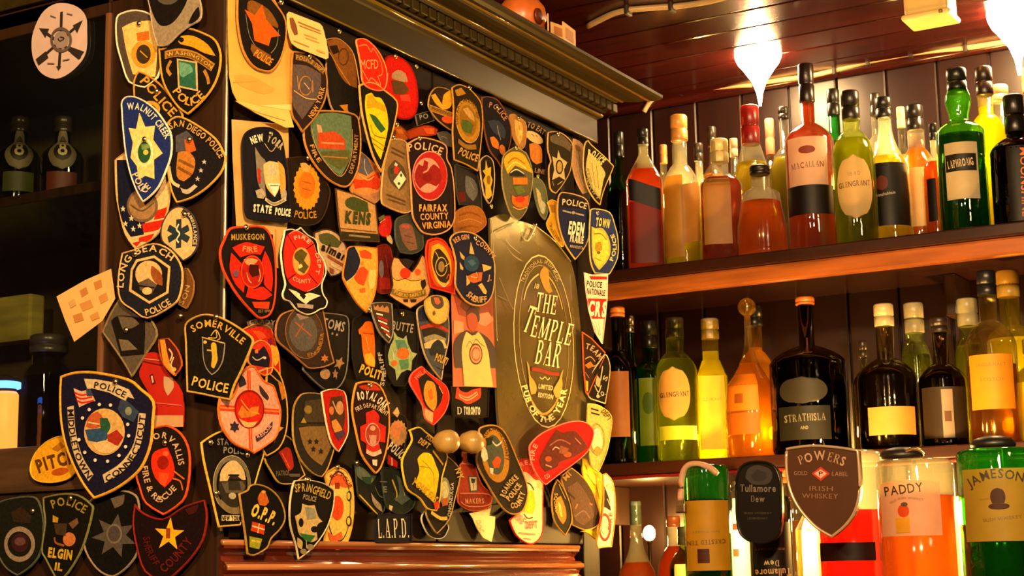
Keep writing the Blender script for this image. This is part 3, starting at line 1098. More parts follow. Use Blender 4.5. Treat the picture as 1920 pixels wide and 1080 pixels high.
patch('L', 'medical_patch', 'cream patch with a dark star of life and a snake', 'patch', 2,
      "1200,520 1250,465 1320,452 1400,520 1435,640 1430,740 1390,810 1330,850 1240,760 1170,700 1165,600", '#dcae74', '#3a3440', lay=3, bw=.0018, pins="1345,510",
      items=[('f', '#23222c', "1330,470 1400,530 1426,640 1420,740 1392,740 1396,640 1370,550 1310,500"), ('t', '#c9b890', 'AMBULANCE', 24, "1352,500 1392,570 1404,650 1400,730"), ('l', '#23303a', 48, "1298,545 1298,752"), ('l', '#23303a', 46, "1222,604 1370,694"), ('l', '#23303a', 46, "1370,604 1222,694"), ('l', CR_, 12, "1300,580 1284,620 1306,650 1286,690 1300,715")])
patch('L', PP, 'gold edged patch reading LONG BEACH POLICE above the dark triangle patch', 'patch', 0,
      "229,474 254,467 288,456 318,467 338,493 343,520 338,555 324,574 279,598 250,582 228,566 221,540 223,505", '#1c1c26', '#d0a060', lay=4, bw=.0022,
      items=[('p', '#d8ac68', "256,487 290,479 320,500 317,550 282,570 243,546 246,505"), ('p', '#1c1718', "259,491 290,484 316,503 313,547 282,565 248,543 250,507"), ('e', '#d0a870', (280, 514, 25, 25)), ('f', '#8a4a24', "286,498 304,514 306,536 292,530 284,512"), ('f', '#5b4c40', "262,530 280,522 296,534 286,552 264,544"), ('l', '#1c1718', 3, "262,536 292,540"), ('e', '#d8b070', (278, 546, 9, 7)),
             ('t', '#d8b070', 'LONG BEACH', 12.5, "233,540 238,505 256,480 290,472 322,490"), ('t', '#d0a868', 'POLICE', 12, "277,592 298,586 324,570")], pins="256,477")
patch('L', 'paper_note', 'cream flowered paper note slipped behind the patches, jutting out over the glass', 'paper', 0,
      "106,556 160,525 208,504 216,560 192,602 140,641 122,600", '#dfae6a', None, lay=1, mat=paper, thick=.0005, smooth=False,
      items=[('f', '#b97a38', "150,545 162,538 166,550 154,558"), ('f', '#b97a38', "176,530 190,524 192,538 180,544"), ('f', '#c48848', "150,570 170,562 176,576 156,584"), ('f', '#c48848', "186,556 200,548 204,562 190,570"), ('f', '#b97a38', "138,592 154,586 158,600 142,606"), ('f', '#c48848', "170,592 184,584 188,596 174,602"), ('f', '#c99a5a', "130,566 140,560 144,572 134,578")])
patch('L', PP, 'dull brown triangular patch with a black letter block, under the long gold edged patch', 'patch', 3,
      "740,320 800,180 870,70 1000,90 1090,220 1140,340 1060,480 960,650 890,530", '#54483a', '#7a6848', lay=2, pins="922,305",
      items=[('f', '#17120f', "805,240 860,200 1010,215 1050,260 1045,480 880,495"), ('f', '#5d5040', "855,205 960,215 1010,260 960,290 890,300"), ('p', '#6a5c46', "862,370 930,378 1000,445 885,455")])
patch('L', 'strip_patch', 'narrow dark red patch with an orange stripe, beside the red box card', 'patch', 3,
      "1150,370 1220,362 1290,450 1320,560 1270,640 1190,560 1150,450", '#4a1a10', '#a04820', lay=4, bw=.0016,
      items=[('f', '#e8862c', "1158,372 1192,370 1230,540 1285,632 1262,634 1190,550"), ('l', '#d8b080', 12, "1225,440 1250,480 1235,530"), ('l', '#d8b080', 12, "1262,500 1245,560 1275,600"), ('e', '#d8a060', (1262, 590, 20, 16))])
patch('L', 'red_box_card', 'red telephone box card with a cream foot, right of the large blue banner patch', 'card', 3,
      "1060,480 1110,465 1160,490 1205,600 1320,760 1328,1005 1110,1010 1095,800 1010,640 1025,560", '#ae1c0c', None, lay=2, mat=paper,
      items=[('p', '#c09060', "1112,922 1326,922 1328,1005 1112,1008"), ('p', '#50100a', "1085,632 1110,620 1130,690 1105,700"), ('p', '#c8a088', "1096,640 1108,632 1118,680 1108,690"), ('f', '#b89470', "1190,640 1250,650 1260,720 1220,780 1192,720"), ('l', '#60140c', 8, "1040,530 1180,560"), ('l', '#c88878', 6, "1050,512 1160,525"), ('l', '#d86a50', 6, "1110,830 1320,850")])
patch('L', PP, 'small brown patch half hidden right of the LONG BEACH patch', 'patch', 0,
      "338,512 352,503 364,528 362,556 350,580 336,572", '#6a431f', '#8a6030', lay=1, bw=.0015, items=[('t', '#b08850', 'SON', 9, "344,572 352,556 357,536")], pins="341,593")
patch('L', PP, 'large gold edged navy patch with banners reading MIDDLETOWN CONNECTICUT', 'patch', 0,
      "113,705 140,697 180,697 240,710 264,728 288,752 287,790 284,830 270,870 250,895 215,920 177,936 160,915 140,880 122,835 113,790 111,740", '#17152c', '#d69a30', bw=.0036, lay=5,
      items=[('p', '#c4ac84', "158,710 180,711 208,716 242,730 252,748 240,744 236,752 205,736 172,728 166,734"), ('t', '#231a12', 'POLICE', 11.5, "177,727 206,733 234,746"),
             ('l', '#c4ac84', 17, "133,762 137,812 150,860 172,896"), ('t', '#1d1710', 'MIDDLETOWN', 11, "128,768 132,814 145,862 166,898"), ('l', '#c4ac84', 17, "196,898 232,874 258,834 268,775"), ('t', '#1d1710', 'CONNECTICUT', 11, "203,904 240,878 264,838 274,780"),
             ('p', '#c8a888', "139,728 154,734 170,730 180,752 166,756 150,764"), ('l', RE, 3.2, "141,736 154,741 172,738"), ('l', RE, 3.2, "143,743 155,748 175,744"), ('l', RE, 3.2, "146,751 157,755 178,751"), ('p', '#38405a', "163,729 171,729 176,742 165,743"),
             ('p', '#323c54', "228,750 240,752 262,772 252,792 232,782 223,768"), ('e', '#7d8468', (243, 771, 6, 8)), ('e', '#caa05c', (198, 810, 38, 44)), ('f', '#b4542c', "164,800 170,780 186,772 196,784 194,800 176,804"), ('f', '#2c4a6e', "162,806 200,802 206,820 196,832 168,826"), ('f', '#24503a', "190,784 204,784 210,800 204,812 192,806"), ('f', '#9a2c1c', "204,816 222,806 234,820 224,836 206,830"), ('f', '#d6b078', "176,834 200,826 224,838 210,850 190,848"), ('l', '#d8b484', 3, "168,792 190,796"),
             ] + [('e', '#d8d0c0', (198 + 47 * math.cos(t), 812 + 54 * math.sin(t), 2.8, 3.2)) for t in (-2.6, -2.2, -1.75, -1.3, -.3, .1, .5, .9, 1.4, 1.9, 2.4, 2.9)], pins="219,716")
patch('L', 'oval_patch', 'yellow oval patch with dark capital letters, tucked under the big blue banner patch', 'patch', 4,
      "520,90 440,66 340,105 255,190 220,290 240,370 310,405 420,405 520,365 580,250", '#d89a1c', '#e2ae30', bw=.0018, lay=1,
      items=[('e', '#a84c14', (440, 325, 62, 26, -10)), ('t', '#5c3410', 'PITCH', 92, "288,332 360,306 440,285 560,255", .04), ('f', '#a86414', "380,160 440,110 470,140 420,180")])
patch('L', FP, 'black and orange-red patch reading CORVALLIS FIRE around a red emblem', 'patch', 4,
      "1090,10 1200,-12 1290,30 1350,110 1378,220 1372,400 1330,540 1190,642 1060,560 1010,440 985,330 1030,200 1080,100", '#1d130f', '#c84a1a', bw=.0028, lay=4, pins="1200,118",
      items=[('f', '#d42c10', "1120,180 1210,150 1255,260 1260,360 1195,440 1125,370 1095,260"), ('e', '#8c1a0c', (1180, 260, 42, 50)), ('e', '#e25c34', (1200, 195, 22, 18)), ('f', '#e04a20', "1150,330 1230,340 1200,430 1160,410"), ('l', '#c8601c', 12, "1260,320 1300,350 1340,380"), ('l', '#c8601c', 12, "1255,375 1310,395 1330,460"),
             ('t', '#c8a078', 'CORVALLIS', 44, "1085,130 1135,92 1200,88 1262,150 1300,282"), ('t', '#c8a078', 'FIRE & RESCUE', 42, "1032,290 1060,420 1110,510 1180,545 1288,450")])
patch('L', PP, 'dark green edged patch with a pale ring, in the bottom left corner', 'patch', 4,
      "0,540 110,510 240,505 290,560 320,700 300,900 230,1010 130,1080 60,1040 0,960 -60,800 -50,600", '#17170f', '#4c5046', lay=2, pins="245,610",
      items=[('f', '#2c2014', "80,620 150,580 230,640 220,700 100,690"), ('r', '#8a7664', (145, 850, 112, 128), 36), ('e', '#35181a', (148, 840, 62, 70)), ('e', '#5a3c38', (148, 830, 40, 30))])
patch('L', PP, 'black patch with dull yellow letters reading POLICE ELGIN IL', 'patch', 4,
      "310,510 430,485 560,490 660,560 670,620 620,820 560,960 470,1090 400,1090 330,960 300,890 325,700 315,600", '#120f08', '#6e6c3c', lay=3, pins="520,518",
      items=[('t', '#8c7a24', 'POLICE', 60, "385,592 440,575 500,570 610,628"), ('p', '#a8821e', "385,640 425,660 420,695 385,690"), ('f', '#6a4a30', "500,700 560,660 570,700 530,740"), ('e', '#b86a34', (505, 815, 44, 50)), ('l', '#8a5028', 16, "400,800 410,840 470,860"), ('f', '#3c2c1c', "395,700 490,700 480,790 410,780"), ('t', '#c09a2a', 'ELGIN', 66, "352,940 525,962", .05), ('t', '#c09a2a', 'IL', 52, "402,1035 458,1042", .05)])
patch('L', PP, 'dark patch with a dull grey star, right beside the ELGIN patch', 'patch', 4,
      "640,560 700,500 850,460 960,480 1010,560 1010,860 960,980 860,1070 790,1085 700,1030 620,900 610,760", '#100e0c', '#8c7864', lay=2,
      items=[('s', '#4e4640', (830, 790, 165, 160, 7, .5, 8)), ('r', '#6e625a', (828, 775, 56, 72), 14), ('e', '#463c3a', (828, 775, 40, 54)), ('f', '#5c5242', "800,520 900,490 890,560 830,590")])
patch('L', PP, 'very dark red edged shield with a plain yellow five point star', 'patch', 4,
      "975,560 1040,625 1180,665 1330,575 1480,528 1500,650 1470,820 1380,960 1260,1080 1180,1130 1050,1050 990,880 960,700", '#190b0b', '#7e1f15', lay=3,
      items=[('s', '#dba61c', (1226, 782, 112, 125, 5, .39, 4)), ('t', '#8a3a14', '1', 70, "1205,805 1235,805"), ('t', '#5c1812', 'COUNTY', 62, "1195,1060 1300,960 1400,830"), ('t', '#4c1410', 'SHERIFF', 50, "1040,800 1060,900 1120,1010"), ('f', '#3c1410', "1340,600 1440,560 1420,620 1370,640")])
patch('L', PP, 'black gold edged patch reading SOMERVILLE POLICE jutting past the cabinet corner', 'patch', 8,
      "75,130 150,65 240,38 330,50 400,75 500,130 600,200 650,250 640,320 560,520 500,650 470,770 360,750 220,720 100,700 92,560 80,280", '#15110d', '#b88e3c', bw=.0026, lay=6, pins="350,66",
      items=[('t', '#c89838', 'SOMERVILLE', 58, "148,195 220,158 310,148 400,180 480,235 560,298"), ('f', '#8c8478', "226,236 420,288 405,430 360,520 312,556 262,500 232,400"), ('f', '#1f1a16', "234,244 412,294 398,428 356,512 312,546 268,494 240,400"), ('f', '#caa030', "302,300 322,280 345,295 352,370 358,430 330,500 306,480 312,400"), ('l', '#caa030', 12, "315,350 268,345"), ('e', '#caa030', (252, 278, 14, 14)),
             ('l', '#c8a24a', 9, "225,236 420,288"), ('l', '#c8a24a', 9, "302,225 345,175 380,240 355,262"), ('l', '#c8a24a', 9, "345,180 350,240 280,240"), ('t', '#d2a848', 'POLICE', 78, "145,640 300,680 452,708")])

# ================================================================== PATCHES ON THE DOORS
patch('D', 'paper_bag', 'large cream paper bag pinned behind the orange star patch, its foot folded up', 'paper bag', 5,
      "130,-80 128,300 128,640 150,780 185,858 400,905 640,935 672,870 668,400 600,150 540,40 470,-80", '#e3a94c', None, lay=3, mat=paper, smooth=False, curl=(.004, -.002),
      items=[('f', '#d89a40', "160,640 300,640 500,760 400,800 200,720"), ('l', '#b57a28', 4, "150,700 350,690")])
patch('D', 'paper_sheet', 'cream paper sheet folded out below the paper bag', 'paper', 5,
      "180,852 400,890 640,880 785,852 790,890 740,945 640,935 672,1075 600,1078 350,955", '#ecbc62', None, lay=4, mat=paper, smooth=False, curl=(.002, 0),
      items=[('l', '#9a6420', 4, "185,862 350,945 600,1020"), ('p', '#f2cf80', "380,890 640,882 785,856 740,942 600,925")])
patch('D', PP, 'black oval patch with a bright orange five point star on the paper bag', 'patch', 5,
      "205,-60 200,100 210,250 250,430 330,560 430,605 500,595 570,500 612,350 620,220 590,120 500,0 440,-70", '#17120f', '#b87830', lay=5,
      items=[('f', '#7a4c1c', "290,20 330,5 460,80 540,200 540,240 440,190 300,110"), ('p', '#e2560e', "262,80 345,130 408,40 440,165 562,302 482,318 462,388 345,345 325,200"), ('l', '#8a8070', 6, "270,120 300,300 370,420"), ('l', '#8a8070', 6, "545,250 530,380 480,450"), ('p', '#7c4a1c', "318,370 480,470 475,560 345,480 310,420"), ('t', '#d88a2c', 'POLICE', 62, "328,470 470,556")], pins="560,20")
patch('D', 'identity_card', 'cream identity card with rounded corners at the right of the paper bag', 'card', 5,
      "640,98 900,198 922,225 935,270 965,440 962,490 940,502 700,405 655,370 640,330 622,230 620,120", '#efc474', None, lay=6, mat=paper, smooth=False, thick=.0008,
      items=[('f', '#7a4214', "640,150 670,150 700,220 708,290 680,300 650,230"), ('l', '#a06a28', 12, "710,185 900,262"), ('l', '#a06a28', 8, "720,215 905,285"), ('l', '#c89444', 10, "760,290 870,330"), ('l', '#c89444', 10, "770,320 885,362"), ('l', '#b8843a', 8, "665,345 800,398"), ('l', '#c89444', 16, "860,425 930,450")])
patch('D', PP, 'brown edged slate blue patch reading NEW YORK below the identity card', 'patch', 5,
      "670,430 760,440 860,485 940,580 965,700 940,850 860,990 740,1120 700,1050 650,950 652,700 660,500", '#2a1c18', '#a06c2c', lay=4, pins="797,478",
      items=[('f', '#5a4a48', "662,545 780,555 905,625 895,780 820,900 740,1010 700,950 660,860"), ('l', '#6b4c28', 52, "690,480 800,510 930,610"), ('t', '#b88a48', 'POLICE DEPT', 34, "690,500 800,528 925,625"), ('r', '#a87434', (770, 725, 55, 85), 10), ('l', '#b88a60', 10, "700,640 712,760"), ('l', '#b88a60', 10, "830,680 830,780"), ('l', '#d8a868', 9, "670,765 770,830 860,840"), ('l', '#e8c088', 8, "755,700 800,755"), ('t', '#c8924a', 'NEW YORK', 42, "815,1005 880,905 935,740")])
patch('D', PP, 'tall black patch with a brown scroll emblem, left of the bright red badge', 'patch', 5,
      "950,330 1040,318 1120,370 1180,450 1215,600 1240,800 1235,1000 1200,1035 1080,1000 1000,920 965,800 950,600", '#191410', '#b0845a', lay=3, bw=.0016, pins="1050,265",
      items=[('f', '#7e4c1c', "958,345 1060,330 1160,420 1200,560 1212,745 1130,710 1060,620 990,450"), ('r', '#503012', (1095, 480, 45, 75), 12), ('f', '#221610', "975,390 1040,380 1060,440 1010,460"), ('l', '#c08040', 9, "975,440 1060,580 1150,720"), ('f', '#b87820', "1060,890 1130,880 1130,930 1160,980 1100,998 1110,950")])
patch('D', FP, 'bright red badge patch with pale outlined letters and white zigzag line', 'patch', 5,
      "1203,350 1225,325 1290,330 1370,400 1430,500 1462,620 1445,740 1400,770 1310,750 1250,690 1240,560 1220,440", '#de2510', '#e2824c', lay=6, bw=.0018,
      items=[('l', '#e8824c', 10, "1225,390 1290,380 1330,440 1350,410 1410,520 1420,620 1390,640"), ('l', '#e8824c', 10, "1250,590 1300,680 1330,660 1400,720 1380,640"), ('t', '#eb9a60', 'MCFD', 80, "1240,585 1388,580", .0)])
patch('D', FP, 'round red patch with a pale helmet, behind the yellow and green shield', 'patch', 5,
      "1440,520 1500,465 1580,480 1650,540 1700,640 1720,760 1720,880 1690,980 1620,1010 1540,990 1470,900 1440,760", '#c2170c', '#8c140c', lay=2, pins="1528,478 1700,562",
      items=[('f', '#a88464', "1510,620 1560,590 1620,620 1640,690 1580,690 1505,660"), ('f', '#5a3c20', "1500,680 1600,690 1650,760 1600,800 1520,790"), ('l', '#e06048', 12, "1470,620 1455,720"), ('f', '#e23c28', "1570,800 1650,800 1660,860 1580,850")])
patch('D', PP, 'black shield with a vivid yellow field and green island shape', 'patch', 13,
      "60,0 130,-30 200,-15 260,30 380,130 375,260 330,440 240,735 170,600 110,380 75,200", '#17110c', '#d89a48', lay=6,
      items=[('f', '#e4c412', "115,80 160,62 190,100 240,110 285,200 302,330 282,450 235,625 180,520 135,350 108,180"), ('f', '#c89a18', "125,90 170,70 200,130 270,170 280,230 190,190 120,200"), ('f', '#2e5a34', "140,240 190,260 240,320 278,372 240,402 190,340"), ('l', '#a87a10', 10, "150,440 270,520"), ('l', '#a87a10', 10, "170,490 262,560"), ('l', '#8a6a14', 8, "150,330 180,420 280,450")], pins="368,330")
patch('D', FP, 'large dark shield with a red station building on a teal ground', 'patch', 6,
      "760,120 770,20 830,-50 1000,-60 1190,-30 1235,60 1247,250 1220,440 1160,560 1095,592 980,540 880,440 810,330 770,220", '#21140a', '#b87c3c', lay=4,
      items=[('f', '#5a7052', "825,-20 1000,-40 1160,-10 1166,150 1160,320 1070,502 950,400 860,250 820,110"), ('f', '#b8441a', "878,140 905,90 915,130 1000,120 1050,140 1105,190 1108,275 880,262"), ('l', '#e8885c', 14, "905,215 1095,225"), ('p', '#c8926a', "868,60 905,70 915,130 880,130"), ('f', '#54562c', "900,290 1140,280 1130,380 1060,440 960,380"), ('l', '#a86c2c', 10, "915,330 1125,345"), ('l', '#c88f4c', 7, "822,90 860,250 950,400 1070,500 1158,330 1166,100"),
             ('t', '#b88a50', 'FIRE', 34, "806,236 830,310 876,386"), ('t', '#a87c48', 'DEPARTMENT', 32, "1160,478 1200,330 1216,145")])
patch('D', 'backing_paper', 'cream paper sheet under the NEW YORK STATE POLICE patch', 'paper', 0,
      "434,224 541,233 542,330 540,412 528,503 515,502 513,440 443,425 436,300", '#e2ac60', None, lay=1, mat=paper, smooth=False, thick=.0005, items=[('l', '#c8903c', 3, "517,430 516,490")])
patch('D', PP, 'tall navy patch lettered NEW YORK STATE POLICE with coat of arms on cream paper', 'patch', 6,
      "245,180 300,108 400,80 500,92 570,160 600,300 622,500 636,700 640,860 600,892 450,875 300,862 255,800 250,600 240,350", '#16141d', '#1b1920', lay=3, bw=.0016, pins="474,138",
      items=[('t', '#ecd8b4', 'NEW', 58, "322,226 372,208 425,198", .05), ('t', '#a89878', 'YORK', 58, "445,200 500,222 568,275", .05), ('f', '#807464', "350,250 400,330 440,380 430,560 440,680 400,620 370,540 360,400"), ('f', '#ddb474', "420,400 470,370 545,385 555,470 548,600 510,672 450,600 425,500"), ('f', '#c0b490', "450,400 530,390 535,480 460,500"), ('f', '#e8953c', "540,370 590,430 600,600 560,650 552,500"), ('f', '#b42418', "370,430 392,440 392,560 372,540"), ('p', '#ece4cc', "455,560 555,560 510,672"), ('l', '#2c2418', 7, "470,580 540,580"),
             ('f', '#a89a80', "345,620 400,600 430,650 410,690 360,680"), ('f', '#a89a80', "590,600 605,640 600,690 570,700 560,660"), ('l', '#c8b898', 30, "425,690 500,735 598,690"), ('l', '#8c7c60', 16, "440,700 500,735 585,700"), ('l', '#b8986c', 8, "425,220 480,290 530,230"),
             ('t', '#f0dcb8', 'STATE', 62, "315,798 395,805 470,815", .05), ('t', '#f0dcb8', 'POLICE', 58, "500,822 625,838", .05)])
patch('D', PP, 'black patch with a scalloped gold oval, right of the NEW YORK STATE POLICE patch', 'patch', 6,
      "618,345 700,332 790,338 825,390 880,470 960,560 985,650 930,830 840,910 700,905 640,860 632,600", '#1e130b', '#3c2814', lay=2, bw=.0016, pins="785,345",
      items=[('s', '#c88a20', (785, 590, 115, 200, 22, .90)), ('e', '#d66a14', (782, 575, 72, 118)), ('r', '#c07a1c', (782, 575, 72, 118), 10), ('f', '#d89a50', "730,390 770,385 810,420 800,470 750,450"), ('l', '#a8501a', 8, "745,540 820,560"), ('l', '#a8501a', 8, "745,600 820,620"), ('t', '#b08028', 'POLICE', 58, "668,842 740,856 860,850")])
patch('D', 'beer_mat', 'tan rectangular mat with dark olive block letters and a dark foot bar', 'beer mat', 6,
      "1030,598 1100,620 1200,650 1368,735 1400,1052 1080,1042 1058,900", '#b88a50', '#4a3018', lay=3, smooth=False, bw=.0016,
      items=[('f', '#3c4620', "1115,700 1180,670 1300,720 1310,800 1200,790 1120,750"), ('t', '#343c1c', 'KENS', 92, "1105,885 1320,905", .07), ('p', '#2c2616', "1078,962 1385,985 1392,1042 1085,1030"), ('l', '#8c744c', 16, "1140,995 1320,1012"), ('l', '#5c4020', 6, "1060,935 1372,968")])
patch('D', PP, 'orange and cream bulb shaped patch under the red building shield', 'patch', 6,
      "1240,290 1300,340 1380,425 1422,560 1404,680 1330,735 1220,705 1150,610 1160,500 1205,450", '#dc8444', '#c88850', lay=2, bw=.0014,
      items=[('f', '#5c5660', "1242,300 1300,350 1345,450 1290,495 1210,460"), ('l', '#c8b8a0', 9, "1272,350 1268,420 1295,490"), ('f', '#d23a14', "1170,510 1260,530 1390,460 1405,560 1380,610 1280,590 1190,605"), ('l', '#e8b06c', 10, "1215,480 1290,530 1350,500"), ('f', '#a8744c', "1170,630 1280,660 1400,620 1390,690 1330,725 1230,700")])
patch('D', 'playing_card_patch', 'tan rounded card patch with a white diamond and red dice', 'patch', 6,
      "1490,188 1560,178 1640,225 1668,400 1682,600 1668,790 1600,812 1450,755 1408,690 1428,450 1465,280", '#8c6a40', '#cc9c60', lay=4, bw=.0020, pins="1510,168",
      items=[('f', '#54422c', "1480,420 1530,360 1600,420 1625,540 1570,620 1500,560 1470,480"), ('p', '#ecdcb4', "1578,452 1622,520 1558,608 1514,540"), ('p', '#c42c1c', "1530,405 1566,430 1546,480 1512,470"), ('p', '#d8c8b0', "1532,380 1552,400 1540,415 1522,405"), ('f', '#2c4434', "1492,440 1515,425 1520,470 1500,480"), ('e', '#2c4434', (1578, 490, 8, 14)), ('e', '#2c4434', (1558, 560, 10, 12)), ('l', '#5c4428', 12, "1500,255 1610,310"), ('l', '#5c4428', 12, "1495,290 1600,340"), ('l', '#5c4428', 12, "1450,650 1610,710"), ('l', '#5c4428', 10, "1460,690 1610,740")])
patch('D', PP, 'dark maroon patch with a red disc reading FAIRFAX COUNTY VIRGINIA', 'patch', 0,
      "763,270 784,258 805,259 829,267 838,278 838,298 846,315 851,350 852,400 848,420 836,434 815,441 791,437 778,420 771,400 769,340 765,300", '#1f1012', '#cc9058', lay=5, bw=.0022, pins="784,259",
      items=[('t', '#d8a878', 'POLICE', 14, "766,284 782,281 803,282 826,291"), ('e', '#b0201c', (805, 330, 33, 47)), ('r', '#d89080', (805, 330, 33, 47), 2), ('e', '#d8907c', (800, 329, 25, 33)), ('f', '#8c1c18', "776,326 784,308 792,312 794,300 802,304 800,318 812,308 824,318 826,338 816,350 800,344 786,354 778,342"), ('l', '#d8907c', 3, "792,324 800,320 805,312"), ('e', '#7c1410', (800, 332, 9, 9)),
             ('t', '#e09850', 'FAIRFAX', 12, "783,396 836,396", .05), ('t', '#d8985c', 'COUNTY', 12, "785,413 838,411"), ('t', '#e8983c', 'VIRGINIA', 12, "788,430 843,426")])
patch('D', FP, 'large black and red patch reading MUSKEGON FIRE at the left edge of the doors', 'patch', 7,
      "55,310 90,220 140,125 250,108 420,110 500,225 530,450 522,700 480,850 400,892 340,860 200,700 100,530 62,420", '#191010', '#cc401e', lay=5, bw=.0030, pins="262,120",
      items=[('t', '#a88434', 'MUSKEGON', 48, "148,225 280,222 425,222", .04), ('f', '#cf2310', "155,290 260,245 330,255 430,282 395,350 320,345 222,372"), ('f', '#c82412', "148,335 175,360 238,430 215,480 255,560 248,670 180,600 140,500 135,430"), ('f', '#cf2310', "432,320 480,420 497,560 482,662 425,605 425,520 400,440"), ('f', '#cf2310', "290,615 340,640 410,620 490,690 420,732 340,725 266,708"), ('e', '#ac1c10', (320, 495, 98, 140)), ('r', '#d8401c', (320, 495, 98, 140), 14), ('f', '#e0905c', "250,390 310,380 370,395 340,430 310,440 270,430"), ('f', '#3a0c08', "300,430 370,440 380,520 320,540 290,490"), ('l', '#e0905c', 12, "270,500 285,560 310,590"), ('l', '#e0905c', 12, "375,470 385,530 370,580"),
             ('t', '#e87c4c', 'FIRE', 46, "232,320 300,330 362,322", .04), ('p', '#cf3a16', "312,748 462,748 452,808 335,802"), ('t', '#8c7048', 'EST 1890', 24, "362,838 465,838"), ('e', '#6c4a60', (178, 510, 22, 30))])
patch('D', FP, 'white edged black patch with a red cross badge and cream beasts below', 'patch', 7,
      "600,140 660,130 700,140 740,118 800,180 870,225 890,330 930,400 946,500 912,600 920,680 952,740 935,798 890,815 840,845 780,857 700,820 640,750 590,730 573,680 600,600 580,500 563,330 590,200", '#18100e', '#e4dab8', bw=.0016, lay=5,
      items=[('f', '#d82616', "640,170 690,145 740,160 800,205 836,238 870,330 928,430 900,590 862,612 790,662 720,640 640,590 600,480 588,330 612,200"), ('l', '#f0a080', 5, "640,172 690,148 740,162 836,238 868,330 926,430 898,590 790,660"), ('l', '#5a0c08', 9, "700,300 620,180"), ('l', '#5a0c08', 9, "785,300 850,255"), ('l', '#5a0c08', 9, "690,510 620,560"), ('l', '#5a0c08', 9, "800,510 875,600"), ('e', '#c8984c', (740, 405, 74, 118)), ('f', '#54481c', "690,330 740,300 790,340 760,400 800,450 760,510 710,480 720,420 680,380"), ('f', '#e4c478', "710,440 735,425 750,450 720,470"), ('t', '#f0b090', 'FIRE', 30, "680,225 740,215 800,260"), ('t', '#e8a080', 'COUNTY', 34, "655,560 720,590 815,585"), ('t', '#e8a080', 'DEPT', 30, "850,340 868,430 850,510"),
             ('f', '#ecdcb0', "620,640 690,662 740,700 800,672 892,698 850,715 800,740 770,768 720,735 670,690"), ('f', '#18100e', "715,690 745,680 770,700 750,730"), ('p', '#a89484', "690,760 830,775 825,808 700,795")])
patch('D', 'round_patch', 'tan round patch with green palm trees and slanted dark lettering', 'patch', 7,
      "845,190 880,150 960,130 1050,170 1110,260 1130,360 1105,460 1050,520 985,535 960,500 900,400", '#bc9c78', '#3a2c1c', lay=2, bw=.0018,
      items=[('f', '#4a4c28', "890,180 960,165 1020,190 1080,250 1050,290 960,270 900,240"), ('l', '#2c2c18', 10, "985,240 990,330"), ('t', '#1f1812', 'almar', 66, "900,310 960,330 1100,405", .05), ('l', '#8c4830', 26, "960,360 1090,440"), ('l', '#c8ac80', 24, "985,430 1080,480"), ('p', '#7c4434', "975,455 1010,475 1005,515 975,500")])
patch('D', 'map_patch', 'yellow and red pointed patch with a navy curve at its left side', 'patch', 7,
      "1110,600 1090,520 1110,400 1130,300 1190,275 1380,290 1386,450 1372,600 1345,720 1280,842 1200,760", '#e0a03c', '#c87828', lay=4, bw=.0012,
      items=[('f', '#1a1c30', "1130,300 1185,280 1228,370 1228,440 1190,520 1120,575 1098,520 1112,400"), ('l', '#c8b490', 6, "1185,275 1230,370 1228,440 1188,520 1118,578"), ('f', '#d84a18', "1230,320 1280,310 1330,340 1330,385 1270,380 1240,370"), ('f', '#dc4616', "1220,470 1260,450 1300,490 1280,560 1260,610 1210,590 1180,540"), ('f', '#d05c1c', "1220,640 1270,630 1270,665 1230,670"), ('e', '#e08028', (1250, 420, 14, 16)), ('f', '#e8bc68', "1310,480 1370,480 1350,620 1310,640 1300,560")])
patch('D', PP, 'large worn brown shield with a grey oval and crossed orange axes', 'patch', 8,
      "842,140 880,50 960,10 1080,-20 1180,-30 1235,-5 1268,150 1300,320 1336,452 1250,490 1130,502 1080,470 960,362 852,262", '#33221a', '#a06c3c', lay=4, bw=.0020,
      items=[('e', '#463428', (1080, 200, 160, 220, -8)), ('r', '#8a5c30', (1080, 200, 160, 220, -8), 8), ('e', '#57504a', (1070, 195, 118, 160, -5)), ('l', '#9c5434', 16, "1005,230 1070,120"), ('l', '#9c5434', 16, "1000,110 1140,225"), ('f', '#8a7468', "1010,40 1080,30 1120,70 1040,90"), ('s', '#b87038', (1250, 415, 36, 36, 6, .5)), ('t', '#a06c2c', 'ENGINEER', 28, "1105,400 1200,360 1240,200")])
patch('D', PP, 'dark grey edged shield reading CUSTOMS with a leaf and beaver', 'patch', 8,
      "1180,20 1280,28 1390,42 1452,78 1458,250 1440,520 1385,650 1300,692 1240,672 1100,545 1070,470 1150,200", '#17130f', '#6c665c', lay=2, bw=.0020,
      items=[('t', '#988c7c', 'CUSTOMS', 82, "1090,118 1275,160 1412,190"), ('s', '#988c7c', (1318, 205, 12, 14, 5, .4)), ('s', '#988c7c', (1356, 214, 12, 14, 5, .4)), ('s', '#9c7450', (1375, 455, 42, 58, 5, .5, 25)), ('e', '#a8835c', (1255, 545, 42, 45)), ('s', '#9c7450', (1340, 545, 26, 40, 5, .5)), ('l', '#9c7450', 8, "1340,560 1350,590")])
patch('D', FP, 'crimson and yellow patch mostly hidden behind the SOMERVILLE patch', 'patch', 8,
      "560,170 640,130 720,125 800,160 842,300 868,400 872,600 852,720 700,700 600,500", '#c02712', '#d87828', lay=1, bw=.0016,
      items=[('l', '#5c5048', 60, "600,135 700,110 820,150"), ('t', '#a88c70', 'GRADY', 40, "620,135 700,122 830,135"), ('f', '#e8a830', "800,300 850,330 862,430 830,480 812,400"), ('f', '#e24a20', "640,180 720,190 760,240 700,260"), ('f', '#e8b040', "820,640 868,600 860,700"), ('f', '#7c1c3c', "770,250 800,240 810,290 780,300")])
